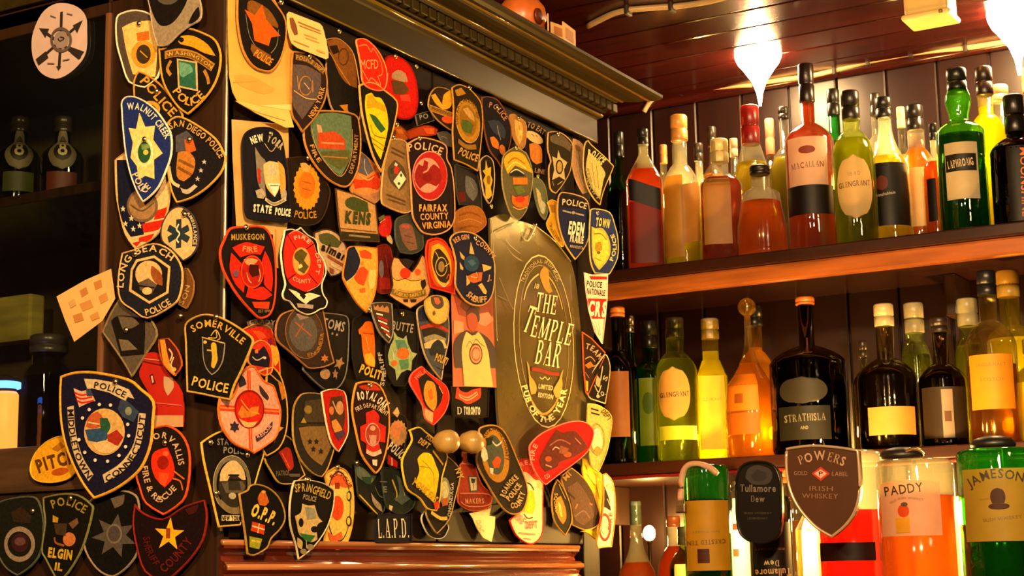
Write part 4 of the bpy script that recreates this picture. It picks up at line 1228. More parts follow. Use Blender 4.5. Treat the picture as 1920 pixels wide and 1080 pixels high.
patch('D', FP, 'small orange ringed patch with a navy emblem, right of the SOMERVILLE patch', 'patch', 8,
      "600,430 620,340 650,290 720,258 790,300 812,360 818,460 800,540 740,565 650,500", '#c8341a', '#e88c3c', lay=3, bw=.0018,
      items=[('f', '#1c1626', "640,330 700,350 740,310 770,360 790,420 780,490 700,480 610,460 620,400"), ('f', '#d87040', "660,345 690,335 690,370 665,372"), ('l', '#c8b0a0', 10, "640,400 680,430 740,400"), ('e', '#c8b0a0', (745, 410, 12, 12)), ('l', '#e8a070', 14, "690,525 770,495")])
patch('D', FP, 'large pale pink maltese cross patch with orange edge and red centre ring', 'patch', 0,
      "452,700 468,686 479,689 494,713 512,722 520,745 526,770 523,800 515,822 495,838 474,851 466,846 440,835 424,818 412,795 408,765 412,745 430,748 440,735", '#e09c80', '#e46a20', bw=.0028, lay=5,
      items=[('l', '#dc3a18', 10, "466,694 468,846"), ('l', '#dc3a18', 10, "411,764 460,768 522,772"), ('l', '#f08048', 3, "466,694 468,846"), ('l', '#f08048', 3, "411,764 522,772"), ('e', '#cf2413', (466, 767, 28, 36)), ('r', '#8c1810', (466, 767, 28, 36), 4), ('f', '#d87a28', "452,760 462,772 470,764 484,762 480,776 468,782 450,784 444,776"), ('l', '#e0902c', 3, "450,750 466,770 484,776"), ('f', '#e8a868', "446,785 462,792 480,790 472,800 456,800"), ('f', '#3c2c2c', "485,722 492,730 502,744 500,750 488,738"), ('f', '#2c2438', "448,702 456,708 460,720 448,726 446,716"), ('s', '#2c2438', (437, 800, 10, 11, 6, .55)), ('f', '#352c48', "476,818 494,806 508,790 506,804 490,820 478,828"), ('t', '#e09c80', 'RESCUE', 7, "479,822 494,814 506,799")])
patch('D', PP, 'black patch with a gold edge behind the right side of the pink cross patch', 'patch', 0,
      "500,690 512,688 526,705 536,740 539,780 534,815 520,842 497,856 488,830 496,760", '#17100c', '#d8a040', lay=3, bw=.0020,
      items=[('f', '#c8762a', "520,712 530,722 536,745 528,750"), ('p', '#c89a40', "514,816 530,802 522,800 512,830"), ('l', '#b88a38', 3, "504,700 526,720")])
patch('D', PP, 'black patch with a red slanting figure, left of the tan star shield', 'patch', 9,
      "596,280 640,180 720,120 790,170 830,300 870,400 800,450 765,462 690,455 640,380", '#1a1310', '#c89c38', lay=2, bw=.0016,
      items=[('f', '#a82c1c', "690,245 740,210 770,230 790,340 755,372 720,300"), ('l', '#d0603c', 8, "710,250 760,350"), ('t', '#6c5c48', 'PATROL', 34, "670,405 760,400"), ('l', '#5c5040', 20, "760,400 830,400")])
patch('D', PP, 'dark shield with a dull tan field of small stars below its bar', 'patch', 0,
      "548,792 550,765 557,748 570,737 600,738 628,752 636,790 628,835 614,878 602,895 585,888 562,862 550,828", '#2a241d', '#ac843a', lay=4, bw=.0018, pins="570,899",
      items=[('f', '#806034', "560,802 592,798 628,800 620,838 602,873 582,858 568,834"), ('l', '#3a2c1c', 4, "556,797 630,797"), ('f', '#463826', "572,752 600,748 618,770 612,792 570,792"), ('e', '#8c7030', (577, 768, 7, 8)), ('s', '#2c2010', (580, 828, 5, 6, 5, .5)), ('s', '#2c2010', (592, 828, 5, 6, 5, .5)), ('s', '#2c2010', (586, 842, 5, 6, 5, .5)), ('s', '#2c2010', (600, 846, 5, 6, 5, .5)), ('s', '#a88c30', (568, 790, 6, 7, 3, .5))])
patch('D', FP, 'narrow red and cream pointed patch beside the tan star shield', 'patch', 0,
      "603,735 616,730 634,730 648,740 653,790 650,818 632,848 619,830 610,790", '#b81c12', '#e4cca4', lay=5, bw=.0014,
      items=[('f', '#4a3020', "620,745 640,742 646,780 640,812 622,808 616,775"), ('e', '#c88c5c', (636, 765, 7, 13)), ('f', '#e08a3c', "620,790 628,786 640,806 634,818 624,808"), ('l', '#c8a070', 3, "622,752 630,772"), ('f', '#4a3048', "624,812 642,806 646,814 632,826"), ('e', '#d0703c', (620, 770, 4, 8))])
patch('D', PP, 'gold edged patch with an oval station seal reading STATE POLICE NEW YORK', 'patch', 9,
      "170,180 225,140 310,100 420,110 600,200 592,270 560,370 530,470 480,600 430,740 285,752 260,640 225,480 185,300", '#15100c', '#d2a43a', lay=3, bw=.0022, pins="222,180 470,262 262,522",
      items=[('t', '#8c8478', 'STATE', 42, "275,195 400,195"), ('t', '#8c8478', 'POLICE', 42, "315,250 480,260"), ('r', '#6e6450', (372, 460, 126, 192), 32), ('r', '#b09a6c', (372, 460, 128, 195), 5), ('e', '#2e281e', (375, 470, 92, 155)), ('f', '#d0b078', "290,440 300,370 350,310 400,305 450,360 465,430 440,430 400,400 360,400 340,440"), ('f', '#5a5040', "300,450 440,440 460,480 440,520 330,520"), ('l', '#191410', 12, "345,400 420,400"), ('l', '#191410', 14, "350,430 430,432"), ('p', '#302a20', "345,440 420,445 430,500 350,500"), ('e', '#b0a080', (372, 540, 24, 22)), ('l', '#806c48', 44, "285,580 350,635 430,640"), ('l', '#e0c890', 38, "298,690 420,690"), ('t', '#1a1410', 'NEW YORK', 32, "300,706 425,706", .05)])
patch('D', PP, 'black curled patch with yellow letters O.P.P. and a small red ensign', 'patch', 9,
      "425,525 480,500 495,472 540,458 620,480 690,540 730,620 738,700 700,770 640,830 610,895 520,945 475,930 462,800 440,640", '#14100c', '#9c7834', lay=5, bw=.0022, tilt=12,
      items=[('f', '#b0581c', "550,560 565,520 585,502 605,525 625,580 600,606 560,600"), ('e', '#c88c3c', (588, 512, 14, 10)), ('t', '#d8b040', 'O.P.P.', 82, "495,668 580,700 655,735", .05), ('p', '#b8380f', "512,712 596,738 586,802 500,775"), ('l', '#e0c090', 9, "508,742 592,768"), ('l', '#e0c090', 8, "556,725 545,790"), ('f', '#8c8a20', "490,812 575,830 552,900 490,885"), ('l', '#c8a040', 12, "500,840 560,850")])
patch('D', PP, 'black cream edged patch reading SPRINGFIELD with a pale state seal', 'patch', 9,
      "790,452 820,434 860,430 910,432 1000,455 1070,500 1066,600 1020,750 930,880 820,970 800,860 768,740 765,600", '#130f0c', '#cbb890', lay=5, bw=.0018, pins="880,432",
      items=[('t', '#bd9c40', 'SPRINGFIELD', 54, "802,515 870,508 940,530 1032,565"), ('t', '#a89064', 'POLICE', 34, "850,560 938,580"), ('f', '#c8a868', "848,592 890,605 930,600 955,680 985,712 945,740 948,832 900,852 830,805 812,735 800,675 840,650"), ('e', '#130f0c', (838, 720, 16, 30)), ('e', '#130f0c', (928, 765, 24, 22)), ('f', '#8c8870', "860,610 930,625 940,690 880,700"), ('f', '#2d6630', "828,790 880,800 932,808 900,850 860,840"), ('f', '#b89c5c', "812,820 845,850 838,900 812,880"), ('e', '#8c7c54', (895, 885, 26, 20)), ('e', '#8c7c54', (850, 915, 20, 18)), ('l', '#d8c080', 6, "868,840 870,890")])
patch('D', FP, 'pale yellow oval patch with a red disc, behind the right of SPRINGFIELD', 'patch', 9,
      "1005,410 1050,358 1090,342 1150,370 1188,450 1202,600 1186,760 1140,880 1075,905 1022,872 1000,830 1050,600", '#e8c458', '#cf9434', lay=3, bw=.0022, pins="1080,346",
      items=[('r', '#17120e', (1095, 610, 82, 240), 9), ('f', '#dc5c28', "1040,440 1080,390 1130,400 1160,480 1120,480 1080,450 1050,470"), ('t', '#8c1c10', 'RESCUE', 28, "1050,425 1100,400 1165,490"), ('e', '#e04a18', (1085, 620, 42, 82)), ('p', '#8c2c14', "1070,450 1100,450 1100,490 1070,490"), ('f', '#d8602c', "1020,780 1060,810 1110,780 1120,820 1060,860 1030,830"), ('e', '#2a2018', (1165, 540, 16, 34)), ('e', '#e8c458', (1160, 540, 10, 24)), ('e', '#2a2018', (1162, 710, 18, 34)), ('e', '#e8c458', (1158, 710, 11, 24))])
patch('D', PP, 'dark patch with a grey green helmet and yellow corner, under the ROYAL OAK patch', 'patch', 10,
      "20,300 60,325 110,350 160,385 220,350 240,440 215,640 165,672 100,610 40,540 28,420", '#191c18', '#3a3c30', lay=2, bw=.0014, pins="25,318",
      items=[('f', '#5e6858', "25,330 70,350 130,400 170,400 120,460 60,430 25,390"), ('f', '#24402e', "60,410 130,410 120,465 80,450"), ('l', '#e0a828', 11, "45,532 165,665"), ('f', '#988468', "125,520 150,560 190,600 200,650 160,620 135,580"), ('l', '#6c6c60', 6, "150,480 180,540 215,550")])
patch('D', PP, 'dull grey green patch with a small yellow stripe, above the L.A.P.D. patch', 'patch', 10,
      "190,345 260,350 330,380 400,450 422,590 345,662 250,640 215,560", '#22271f', '#343a30', lay=3, bw=.0014,
      items=[('l', '#c09a30', 16, "270,430 300,520 290,570"), ('f', '#4c564c', "300,400 340,440 390,560 330,600 280,560 320,520"), ('p', '#c8b484', "248,600 270,610 262,640 246,636"), ('l', '#a89c7c', 8, "340,470 352,540"), ('t', '#7c7c6c', 'E', 40, "205,515 230,515"), ('l', '#7c7c6c', 5, "185,443 232,446")])
patch('D', PP, 'rounded black patch with bold cream letters L.A.P.D.', 'patch', 10,
      "168,700 190,665 260,660 385,662 402,680 396,850 300,858 155,855 148,820", '#17131b', '#201b26', lay=4, bw=.0014,
      items=[('T', '#f0d8b0', 'L.A.P.D.', 128, "170,824 380,820")])
patch('D', FP, 'gold edged maroon patch reading ROYAL OAK with a red maltese cross', 'patch', 0,
      "663,735 668,718 690,714 712,722 727,755 730,790 728,820 722,850 712,878 702,889 690,875 675,850 666,810 659,770", '#2b1413', '#d48c30', bw=.0028, lay=5,
      items=[('f', '#b83018', "672,724 700,720 714,732 700,732 680,730"), ('l', '#e0c8a0', 3, "689,722 690,728"), ('t', '#ecd2ac', 'ROYAL OAK', 14.5, "670,750 690,748 706,756 721,768", .05), ('t', '#d8bc98', 'FIRE DEPARTMENT', 8, "667,772 686,764 704,768 724,780"), ('f', '#cc2a1c', "685,774 700,768 710,780 708,792 722,800 720,830 708,828 712,850 696,856 684,850 686,832 675,826 674,800 686,794"), ('e', '#a83c28', (697, 815, 14, 22)), ('r', '#dca48c', (697, 815, 14, 22), 2), ('e', '#d8a080', (697, 803, 5, 5)), ('f', '#c88c78', "690,816 704,816 702,834 692,834"), ('l', '#e0b490', 8, "684,846 697,852 712,846"), ('p', '#e4d0b4', "695,862 704,862 703,874 696,872")], pins="690,722")
patch('D', PP, 'black patch with a coiled cream rope ring, right of the ROYAL OAK patch', 'patch', 10,
      "225,40 290,-10 350,0 375,60 365,150 345,240 338,345 290,358 245,330 222,200", '#17110e', '#3a2c1c', lay=3, bw=.0014,
      items=[('s', '#b88850', (310, 115, 62, 92, 16, .86)), ('e', '#cc7c4c', (298, 95, 40, 60)), ('e', '#a87c50', (330, 130, 14, 22)), ('t', '#d8c4a0', 'POLICE', 58, "232,222 280,255 330,305", .04), ('p', '#b81c14', "240,262 300,310 298,350 235,325"), ('l', '#e8d0b8', 10, "262,282 262,335"), ('f', '#c8a070', "270,-20 300,-60 315,-20 300,10")])
patch('D', PP, 'yellow edged black patch with a bright yellow figure reading YONKERS, left of the knobs', 'patch', 10,
      "385,95 450,73 495,105 550,150 632,238 640,300 605,420 592,550 562,642 500,630 450,560 370,500 342,400 335,300 372,220 402,160", '#1f1b20', '#e2b834', bw=.0024, lay=6,
      items=[('f', '#e8c414', "440,290 478,248 530,258 565,340 582,400 562,520 540,582 480,520 420,450 452,370"), ('l', '#a88410', 8, "470,300 540,380 545,470"), ('l', '#a88410', 7, "450,340 520,350"), ('t', '#c89c28', 'YONKERS', 46, "388,452 450,500 545,588", .04), ('t', '#d0a030', 'DEPT', 38, "438,178 505,222", .04), ('t', '#d0a030', 'POLICE', 34, "490,148 550,190"), ('l', '#a87c20', 16, "540,235 610,330"), ('f', '#c83c1c', "540,590 575,570 580,620 550,640"), ('l', '#e0b848', 24, "520,650 580,690 630,690")])
patch('D', PP, 'dark patch with a pale seal peeping right of the YONKERS figure patch', 'patch', 10,
      "600,262 632,262 725,352 728,420 692,560 650,700 562,798 500,690 500,600 560,400", '#1c150d', '#ae8c50', lay=4, bw=.0018,
      items=[('e', '#8c8c70', (622, 510, 38, 95)), ('e', '#c8c08c', (622, 500, 26, 60)), ('f', '#b85c2c', "600,560 640,550 640,600 605,610"), ('t', '#c8a040', 'NY', 44, "690,360 712,430"), ('t', '#c0b090', 'ONONDAGA', 22, "655,680 672,560 682,450")])
patch('D', PP, 'black patch showing only its white rimmed foot, behind the yellow figure patch', 'patch', 10,
      "465,690 490,640 560,640 645,735 635,790 610,822 570,832 520,815 485,760", '#100d0b', '#cbbd9c', lay=2, bw=.0014, items=[('l', '#5c5444', 6, "500,700 540,780 590,800")])
patch('D', 'bottle_patch', 'brick red bottle shaped patch with a small framed picture, hanging below the knobs', 'patch', 10,
      "742,242 772,242 780,310 830,338 850,400 880,470 935,530 922,610 860,642 780,640 715,595 708,540 725,420 730,330 748,310", '#98301c', '#c05c34', lay=3, bw=.0014,
      items=[('p', '#3c4c4c', "782,405 845,405 845,510 795,515"), ('p', '#c8b088', "790,412 838,412 838,500 800,505"), ('f', '#2c3c34', "800,420 832,425 825,450 805,455"), ('l', '#3c4c2c', 8, "815,450 815,495"), ('f', '#7c2414', "722,525 915,530 915,600 860,630 780,625 722,585"), ('l', '#c8744c', 6, "722,522 915,530 912,600 780,610 724,580"), ('t', '#c88058', 'MAKERS', 34, "755,592 880,590"), ('l', '#c8704c', 7, "735,322 790,325"), ('e', '#c87c40', (757, 245, 18, 8))])
patch('D', 'cloth_tag', 'torn cream cloth tag hanging under the red bottle shaped patch', 'tag', 10,
      "790,655 850,648 920,628 925,600 945,600 925,672 966,680 960,760 935,850 880,822 842,760 815,690", '#dcb864', None, lay=2, mat=paper, smooth=False, items=[('t', '#8c6c2c', 'DOC', 30, "838,705 842,750 862,795"), ('l', '#b8943c', 4, "800,668 930,665")])
patch('D', PP, 'long gold edged patch with a round seal reading ROANOKE POLICE COUNTY', 'patch', 10,
      "855,100 880,70 950,58 1010,85 1060,160 1110,280 1160,400 1186,520 1150,640 1080,667 1010,620 920,480 850,350 838,270 872,180", '#231810', '#c29040', bw=.0024, lay=5,
      items=[('e', '#b87c20', (965, 265, 92, 185, -8)), ('e', '#4c5042', (962, 262, 60, 135, -8)), ('f', '#e0d4b4', "878,200 905,230 915,290 890,310 870,270"), ('f', '#c8501c', "940,310 975,270 1005,290 990,350 955,350"), ('l', '#d8d0b8', 12, "930,150 970,200 1010,170"), ('f', '#1e2418', "900,150 950,140 940,190 910,200"), ('p', '#e0d8c0', "925,350 950,355 945,400 930,385"), ('t', '#3c240c', 'ROANOKE COUNTY', 24, "890,150 930,105 980,105 1025,200 1030,300"),
             ('t', '#c8a468', 'ROANOKE', 36, "1022,550 1058,480 1118,420", .04), ('t', '#c8a468', 'POLICE', 36, "1052,575 1095,530 1138,470", .04), ('t', '#c8a468', 'COUNTY', 36, "1062,622 1120,610 1162,520", .04)])
patch('D', FP, 'long cream patch with red ends, between the ROANOKE patch and the dark leaf patches', 'patch', 10,
      "1120,300 1180,285 1260,340 1290,420 1287,600 1282,780 1240,852 1180,864 1100,805 1058,705 1100,660 1165,600 1178,500 1150,400", '#ecd8a4', '#c42c28', lay=3, bw=.0024,
      items=[('f', '#cc2c20', "1122,310 1180,292 1250,345 1282,420 1240,432 1180,380 1140,380"), ('t', '#e8a080', 'RESCUE', 30, "1140,345 1195,330 1262,400"), ('f', '#e8c020', "1180,520 1220,500 1235,600 1215,660 1160,650"), ('l', '#2c2418', 9, "1180,450 1205,465 1225,500"), ('l', '#4c4030', 8, "1155,660 1180,690 1215,685"), ('t', '#d88c88', 'FIRE', 44, "1090,690 1140,730", .04), ('t', '#c86460', 'DEPT', 48, "1165,760 1245,755", .04), ('l', '#d88c88', 12, "1120,790 1230,800"), ('l', '#d88c88', 8, "1150,825 1200,832")])
patch('D', FP, 'glossy bright red oval patch tilted over the foot of the plastic covered sign', 'patch', 10,
      "1195,230 1210,180 1280,115 1400,58 1500,32 1580,42 1630,95 1625,160 1590,240 1500,320 1400,390 1305,465 1270,440 1215,340", '#dd0f10', '#e2806c', bw=.0018, lay=7, tilt=7,
      items=[('f', '#54201a', "1260,300 1330,160 1380,90 1420,110 1500,100 1560,160 1590,215 1500,275 1400,310 1380,345 1300,378"), ('l', '#8c5048', 9, "1330,200 1400,160 1470,190"), ('l', '#c8a090', 8, "1350,230 1370,210 1400,225"), ('e', '#b84a24', (1450, 260, 26, 18)), ('e', '#b84a24', (1320, 290, 22, 18)), ('f', '#7c4434', "1400,200 1460,220 1440,260 1390,250"), ('l', '#c89888', 8, "1300,330 1340,345"), ('l', '#a87468', 8, "1500,150 1540,190"), ('t', '#f09080', 'FIRE', 30, "1225,300 1230,240 1250,200"), ('t', '#f09080', 'CO', 30, "1300,430 1330,410")])
patch('D', PP, 'small pointed black patch with an orange flame, near the bottom right', 'patch', 10,
      "1385,425 1355,500 1346,600 1370,720 1440,807 1480,720 1472,600 1425,480", '#17120c', '#c09038', lay=6, bw=.0018,
      items=[('f', '#d8701c', "1385,560 1410,540 1440,620 1445,690 1425,730 1395,690 1375,620"), ('f', '#e8b060', "1390,580 1408,600 1420,680 1405,670"), ('t', '#b88c34', 'SQUAD', 22, "1365,520 1362,600 1375,660"), ('l', '#a87c30', 8, "1395,460 1440,560")])
patch('D', PP, 'dark brown oval patch leaning right of the small flame patch', 'patch', 10,
      "1410,430 1440,380 1480,348 1560,415 1630,530 1672,680 1652,742 1570,772 1480,735 1472,610", '#35241c', '#bc8c40', lay=5, bw=.0018,
      items=[('f', '#4c342a', "1450,480 1520,440 1600,560 1630,680 1560,740 1500,700 1480,600"), ('l', '#c86030', 12, "1505,625 1520,595"), ('l', '#a8583a', 10, "1600,590 1620,600"), ('t', '#8c6c3c', 'MI', 36, "1440,440 1480,400"), ('l', '#6c5444', 8, "1500,680 1560,640 1600,690"), ('l', '#241810', 14, "1440,500 1500,560")])
patch('D', PP, 'vivid yellow patch wrapping behind the dark brown oval', 'patch', 10,
      "1552,288 1580,290 1620,350 1692,400 1697,500 1686,650 1662,800 1640,832 1590,790 1540,780 1640,740 1672,680 1640,540 1560,420", '#d8b424', '#d89c30', lay=4, bw=.0016,
      items=[('f', '#e8d84c', "1570,370 1620,380 1670,430 1650,460 1600,450"), ('l', '#8c6c14', 9, "1580,390 1640,470"), ('l', '#8c6c14', 9, "1650,480 1670,560"), ('l', '#8c6c14', 7, "1575,330 1600,420")])
patch('D', FP, 'cream patch with a red ring, lowest at the right end of the doors', 'patch', 10,
      "1692,395 1715,385 1762,450 1777,600 1767,750 1747,885 1700,888 1655,895 1645,850 1662,780 1690,650 1697,500", '#e2d2ac', '#dc9c38', lay=6, tilt=10, bw=.0022,
      items=[('f', '#201a20', "1702,470 1735,560 1745,640 1715,620 1698,600"), ('t', '#c89030', 'CITY', 26, "1712,470 1748,520"), ('r', '#c82a30', (1702, 750, 42, 95), 18), ('e', '#c8b09c', (1702, 745, 22, 55)), ('t', '#b84434', 'FIRE', 22, "1742,770 1752,700 1750,650"), ('l', '#a89880', 8, "1720,560 1742,610")])
patch('D', PP, 'cream and yellow edged patch with a round seal, right of the tilted red oval', 'patch', 0,
      "1102,756 1124,760 1146,780 1144,815 1136,850 1121,884 1106,872 1100,810", '#b49c58', '#d8c050', lay=6, tilt=12, bw=.0018,
      items=[('l', '#2a2010', 3, "1108,766 1122,770"), ('l', '#2a2010', 3, "1108,774 1124,778"), ('t', '#4a3c1c', 'DEPT', 10, "1126,772 1140,790"), ('r', '#8c8440', (1119, 824, 15, 30), 3), ('e', '#e8dc98', (1118, 828, 10, 20)), ('e', '#a8a8a0', (1118, 810, 7, 7)), ('e', '#8c7c3c', (1119, 846, 7, 9))])
patch('D', PP, 'black pointed patch with cream initials, behind the orange edged square patch', 'patch', 16,
      "1050,378 1072,395 1096,480 1085,600 1046,797 980,775 910,738 900,600", '#14100e', '#d4bc8c', lay=5, tilt=8, bw=.0016,
      items=[('f', '#988c6c', "985,560 1010,600 1000,660 970,630"), ('l', '#b0a07c', 12, "960,640 990,700 1015,640"), ('l', '#b0a07c', 14, "1030,480 1010,600"), ('e', '#a89c74', (985, 735, 14, 14)), ('t', '#b0a484', 'S.O.', 36, "985,745 1050,720"), ('t', '#988c6c', 'S', 38, "1056,610 1075,570"), ('l', '#c84c20', 6, "1000,500 1045,400")])
patch('D', FP, 'orange edged brown patch with pale scrawled lines, turned on its corner', 'patch', 16,
      "862,188 940,240 1052,362 1045,400 980,560 905,722 885,700 870,500", '#261713', '#d65a1e', bw=.0020, lay=6, smooth=False,
      items=[('t', '#a88c70', 'TEAM', 46, "885,330 940,350 1000,425"), ('l', '#a88464', 9, "885,420 930,400 970,440"), ('l', '#a88464', 9, "905,460 950,480 980,470"), ('f', '#9c5c2c', "880,470 930,440 960,480 910,500"), ('l', '#8c6c50', 8, "880,530 915,580"), ('f', '#c8a030', "888,600 905,610 900,690 888,680")])
patch('D', PP, 'white and red pennant patch with large white letters C R S', 'patch', 0,
      "1095,511 1110,515 1139,513 1138,560 1134,600 1128,645 1114,622 1103,580 1098,545", '#ead8bc', '#e8dcc0', lay=7, tilt=14, bw=.0014, smooth=False,
      items=[('t', '#2c2420', 'POLICE', 11, "1099,537 1128,540"), ('t', '#2c2420', 'NATIONALE', 11, "1099,551 1133,555"), ('p', '#c42c22', "1098,560 1136,561 1133,592 1128,636 1116,618 1104,582"), ('p', '#c42c22', "1105,518 1137,519 1137,524 1108,524"), ('t', '#f0e0c8', 'CRS', 27, "1101,590 1134,594", .05), ('p', '#f0e0c4', "1107,598 1131,598 1127,638 1117,620"), ('l', '#a88474', 1.5, "1114,600 1122,630"), ('l', '#a88474', 1.5, "1120,600 1124,630")])
patch('D', PP, 'blue yellow edged patch with a yellow shield and letters reading TOWN POLICE', 'patch', 15,
      "1015,70 1050,52 1190,85 1240,200 1272,350 1260,520 1182,662 1050,652 1010,540 1003,300", '#2e3566', '#d8c458', bw=.0018, lay=7, tilt=16,
      items=[('f', '#c0a850', "1026,218 1060,235 1130,240 1190,350 1186,500 1090,622 1030,510"), ('f', '#ddc84a', "1034,240 1120,262 1176,360 1172,495 1088,600 1038,500"), ('f', '#a88c24', "1060,370 1110,360 1120,430 1080,460 1050,430"), ('l', '#8c7420', 10, "1045,290 1110,290 1160,345"), ('e', '#6c4c14', (1085, 462, 16, 12)), ('l', '#a88c24', 8, "1050,510 1110,540"), ('t', '#e0cc60', 'TOWN', 72, "1058,212 1110,218 1180,232", .05), ('t', '#d8c878', 'POLICE', 34, "1212,542 1246,440 1244,350 1222,288", .03)], pins="1070,100")
patch('D', PP, 'navy pointed shield reading POLICE EDEN PRAIRIE in white letters', 'patch', 0,
      "1046,375 1050,363 1058,360 1085,366 1100,375 1105,395 1105,430 1098,460 1077,487 1060,462 1050,435 1045,405", '#1d2144', '#cc9c58', bw=.0018, lay=6,
      items=[('f', '#1a1214', "1050,366 1058,364 1098,377 1102,392 1050,388"), ('t', '#d8c0a0', 'POLICE', 11, "1053,384 1076,386 1098,392"), ('l', '#98907c', 3, "1054,395 1070,399"), ('l', '#98907c', 3, "1078,400 1094,404"), ('e', '#98907c', (1074, 399, 3, 3)), ('t', '#ecdcc0', 'EDEN', 23, "1063,438 1092,442", .05), ('t', '#e4d0b0', 'PRAIRIE', 13, "1066,453 1091,457", .04), ('t', '#a89878', 'MINNESOTA', 5, "1066,464 1091,468")])
patch('D', PP, 'narrow mustard yellow patch edge-on, left of the navy pointed shield', 'patch', 15,
      "620,0 660,-30 712,-10 708,150 757,380 742,407 640,272 608,190 650,100", '#ba8620', '#d8a848', lay=5, bw=.0014,
      items=[('f', '#8c5c18', "640,20 690,20 690,90 655,90"), ('l', '#7c5c14', 9, "650,180 690,270 730,350"), ('e', '#c89c38', (665, 230, 18, 26)), ('t', '#6c4c14', 'POLICE', 22, "635,215 660,290 720,370")])
patch('D', PP, 'narrow grey green patch above the plastic sleeved sign, left of the mustard patch', 'patch', 0,
      "997,335 1006,333 1016,340 1024,358 1027,395 1020,413 1010,400 1002,368", '#5c6044', '#78785c', lay=4, bw=.0012, pins="1005,331",
      items=[('f', '#b0a478', "1004,352 1012,362 1016,392 1010,388"), ('f', '#a0a48c', "1012,374 1022,384 1018,402 1012,396")])
patch('D', PP, 'tall tan edged patch with a cream star below a dark arch', 'patch', 14,
      "662,408 680,392 730,388 790,410 865,480 872,560 850,720 780,840 722,912 672,872 664,700 682,640 658,540", '#292010', '#c89c5c', lay=5, bw=.0016, pins="735,410",
      items=[('f', '#5c5040', "680,430 760,410 850,490 850,560 790,520 690,480"), ('p', '#bca878', "745,548 765,610 822,650 792,710 800,800 750,770 690,800 710,710 695,600 735,620"), ('e', '#29200f', (752, 690, 32, 62)), ('e', '#a88c48', (752, 690, 22, 48)), ('t', '#6c5c44', 'POLICE', 36, "690,470 760,462 845,540"), ('l', '#988450', 9, "690,810 700,850"), ('l', '#988450', 9, "730,840 775,810")])
patch('D', PP, 'slim pinkish cream patch edge, left of the pale tilted POLICE patch', 'patch', 14,
      "878,450 950,498 962,650 962,800 986,902 950,917 900,820 868,680", '#b48c64', '#cc9c70', lay=3, bw=.0012,
      items=[('l', '#7c5030', 10, "905,510 925,600 930,700"), ('l', '#e0c090', 12, "900,620 920,740 955,850"), ('f', '#8c5c3c', "890,500 930,520 935,560 900,550")])
patch('D', PP, 'pale POLICE patch with gold edge at the top right end of the doors', 'patch', 14,
      "972,500 1002,463 1030,500 1130,590 1217,682 1200,730 1170,800 1130,900 1102,1012 1050,960 990,850 958,680", '#251c0e', '#d4b45c', lay=6, tilt=8, bw=.0018,
      items=[('f', '#c4b468', "1005,560 1030,580 1090,650 1145,740 1130,800 1100,955 1040,880 990,760 985,660"), ('l', '#8c7c3c', 8, "1030,650 1060,860"), ('l', '#8c7c3c', 8, "1070,680 1090,880"), ('l', '#8c7c3c', 8, "1000,700 1030,820"), ('t', '#d8c880', 'POLICE', 58, "995,600 1040,610 1112,672", .05), ('t', '#988858', 'SHERIFF', 30, "975,700 1000,850 1085,975")])
patch('D', PP, 'yellow fan topped patch with a glossy film over an orange badge', 'patch', 0,
      "942,298 950,285 966,275 980,282 989,292 998,325 995,358 986,395 972,413 958,404 946,372 940,335", '#5c563a', '#a08c58', lay=6, bw=.0010, pins="966,277",
      items=[('f', '#e0a426', "944,304 950,290 966,284 984,292 998,325 984,318 966,310 952,326"), ('l', '#a86c14', 3, "952,306 966,296 984,308"), ('l', '#f0d070', 3, "950,318 966,304 986,316"), ('f', '#24221a', "956,322 968,317 984,330 970,330 956,330"), ('l', '#d8d0b8', 2, "956,324 968,318 982,326"), ('p', '#cf7420', "961,333 988,333 988,346 962,346"), ('f', '#5c6a30', "962,350 978,348 984,360 970,366"), ('f', '#d8601c', "959,366 972,372 990,366 988,384 974,390 960,382"), ('e', '#d8341c', (974, 374, 9, 6)), ('l', '#e8a040', 2, "960,388 972,393 986,388")])
patch('D', 'sign_patch', 'black patch with tan lettering, a cream oval and an orange block near the cornice', 'patch', 14,
      "470,310 520,322 640,392 645,600 640,760 560,740 500,700 470,500", '#17100c', '#2c2018', lay=2, bw=.0012,
      items=[('t', '#b08c5c', 'TO EAT', 44, "482,352 545,372 622,420"), ('e', '#d8b078', (545, 440, 82, 40, 32)), ('l', '#5c3c20', 8, "520,410 540,430"), ('l', '#5c3c20', 8, "555,420 570,440"), ('f', '#bc7428', "502,495 560,490 605,540 606,650 560,668 512,620"), ('t', '#a07850', 'LINE', 38, "538,735 585,745 625,752")])
patch('D', PP, 'slim tan shield left of the black lettered patch under the cornice', 'patch', 14,
      "343,250 368,240 405,262 470,310 482,400 462,520 425,542 372,450 345,340", '#a4743c', '#b88850', lay=3, bw=.0012, pins="405,278",
      items=[('f', '#c8a058', "380,290 440,320 450,420 420,500 390,420"), ('l', '#7c5024', 8, "415,340 430,440"), ('e', '#e0c060', (428, 400, 10, 24))])
patch('D', PP, 'tall dark purple patch with two orange figures, directly under the cornice', 'patch', 14,
      "105,120 120,100 150,93 220,112 280,180 340,310 352,430 322,560 262,702 230,640 160,540 120,350", '#18141c', '#7c4420', lay=4, bw=.0016, pins="225,190",
      items=[('t', '#b07860', 'POLICE', 46, "160,185 215,205 292,300"), ('f', '#c8701c', "170,440 200,432 240,480 238,540 190,515"), ('e', '#c8701c', (272, 545, 24, 44, -10)), ('f', '#2c3444', "150,300 240,300 300,380 290,450 200,400"), ('l', '#a8a090', 7, "230,340 240,400 258,460")])
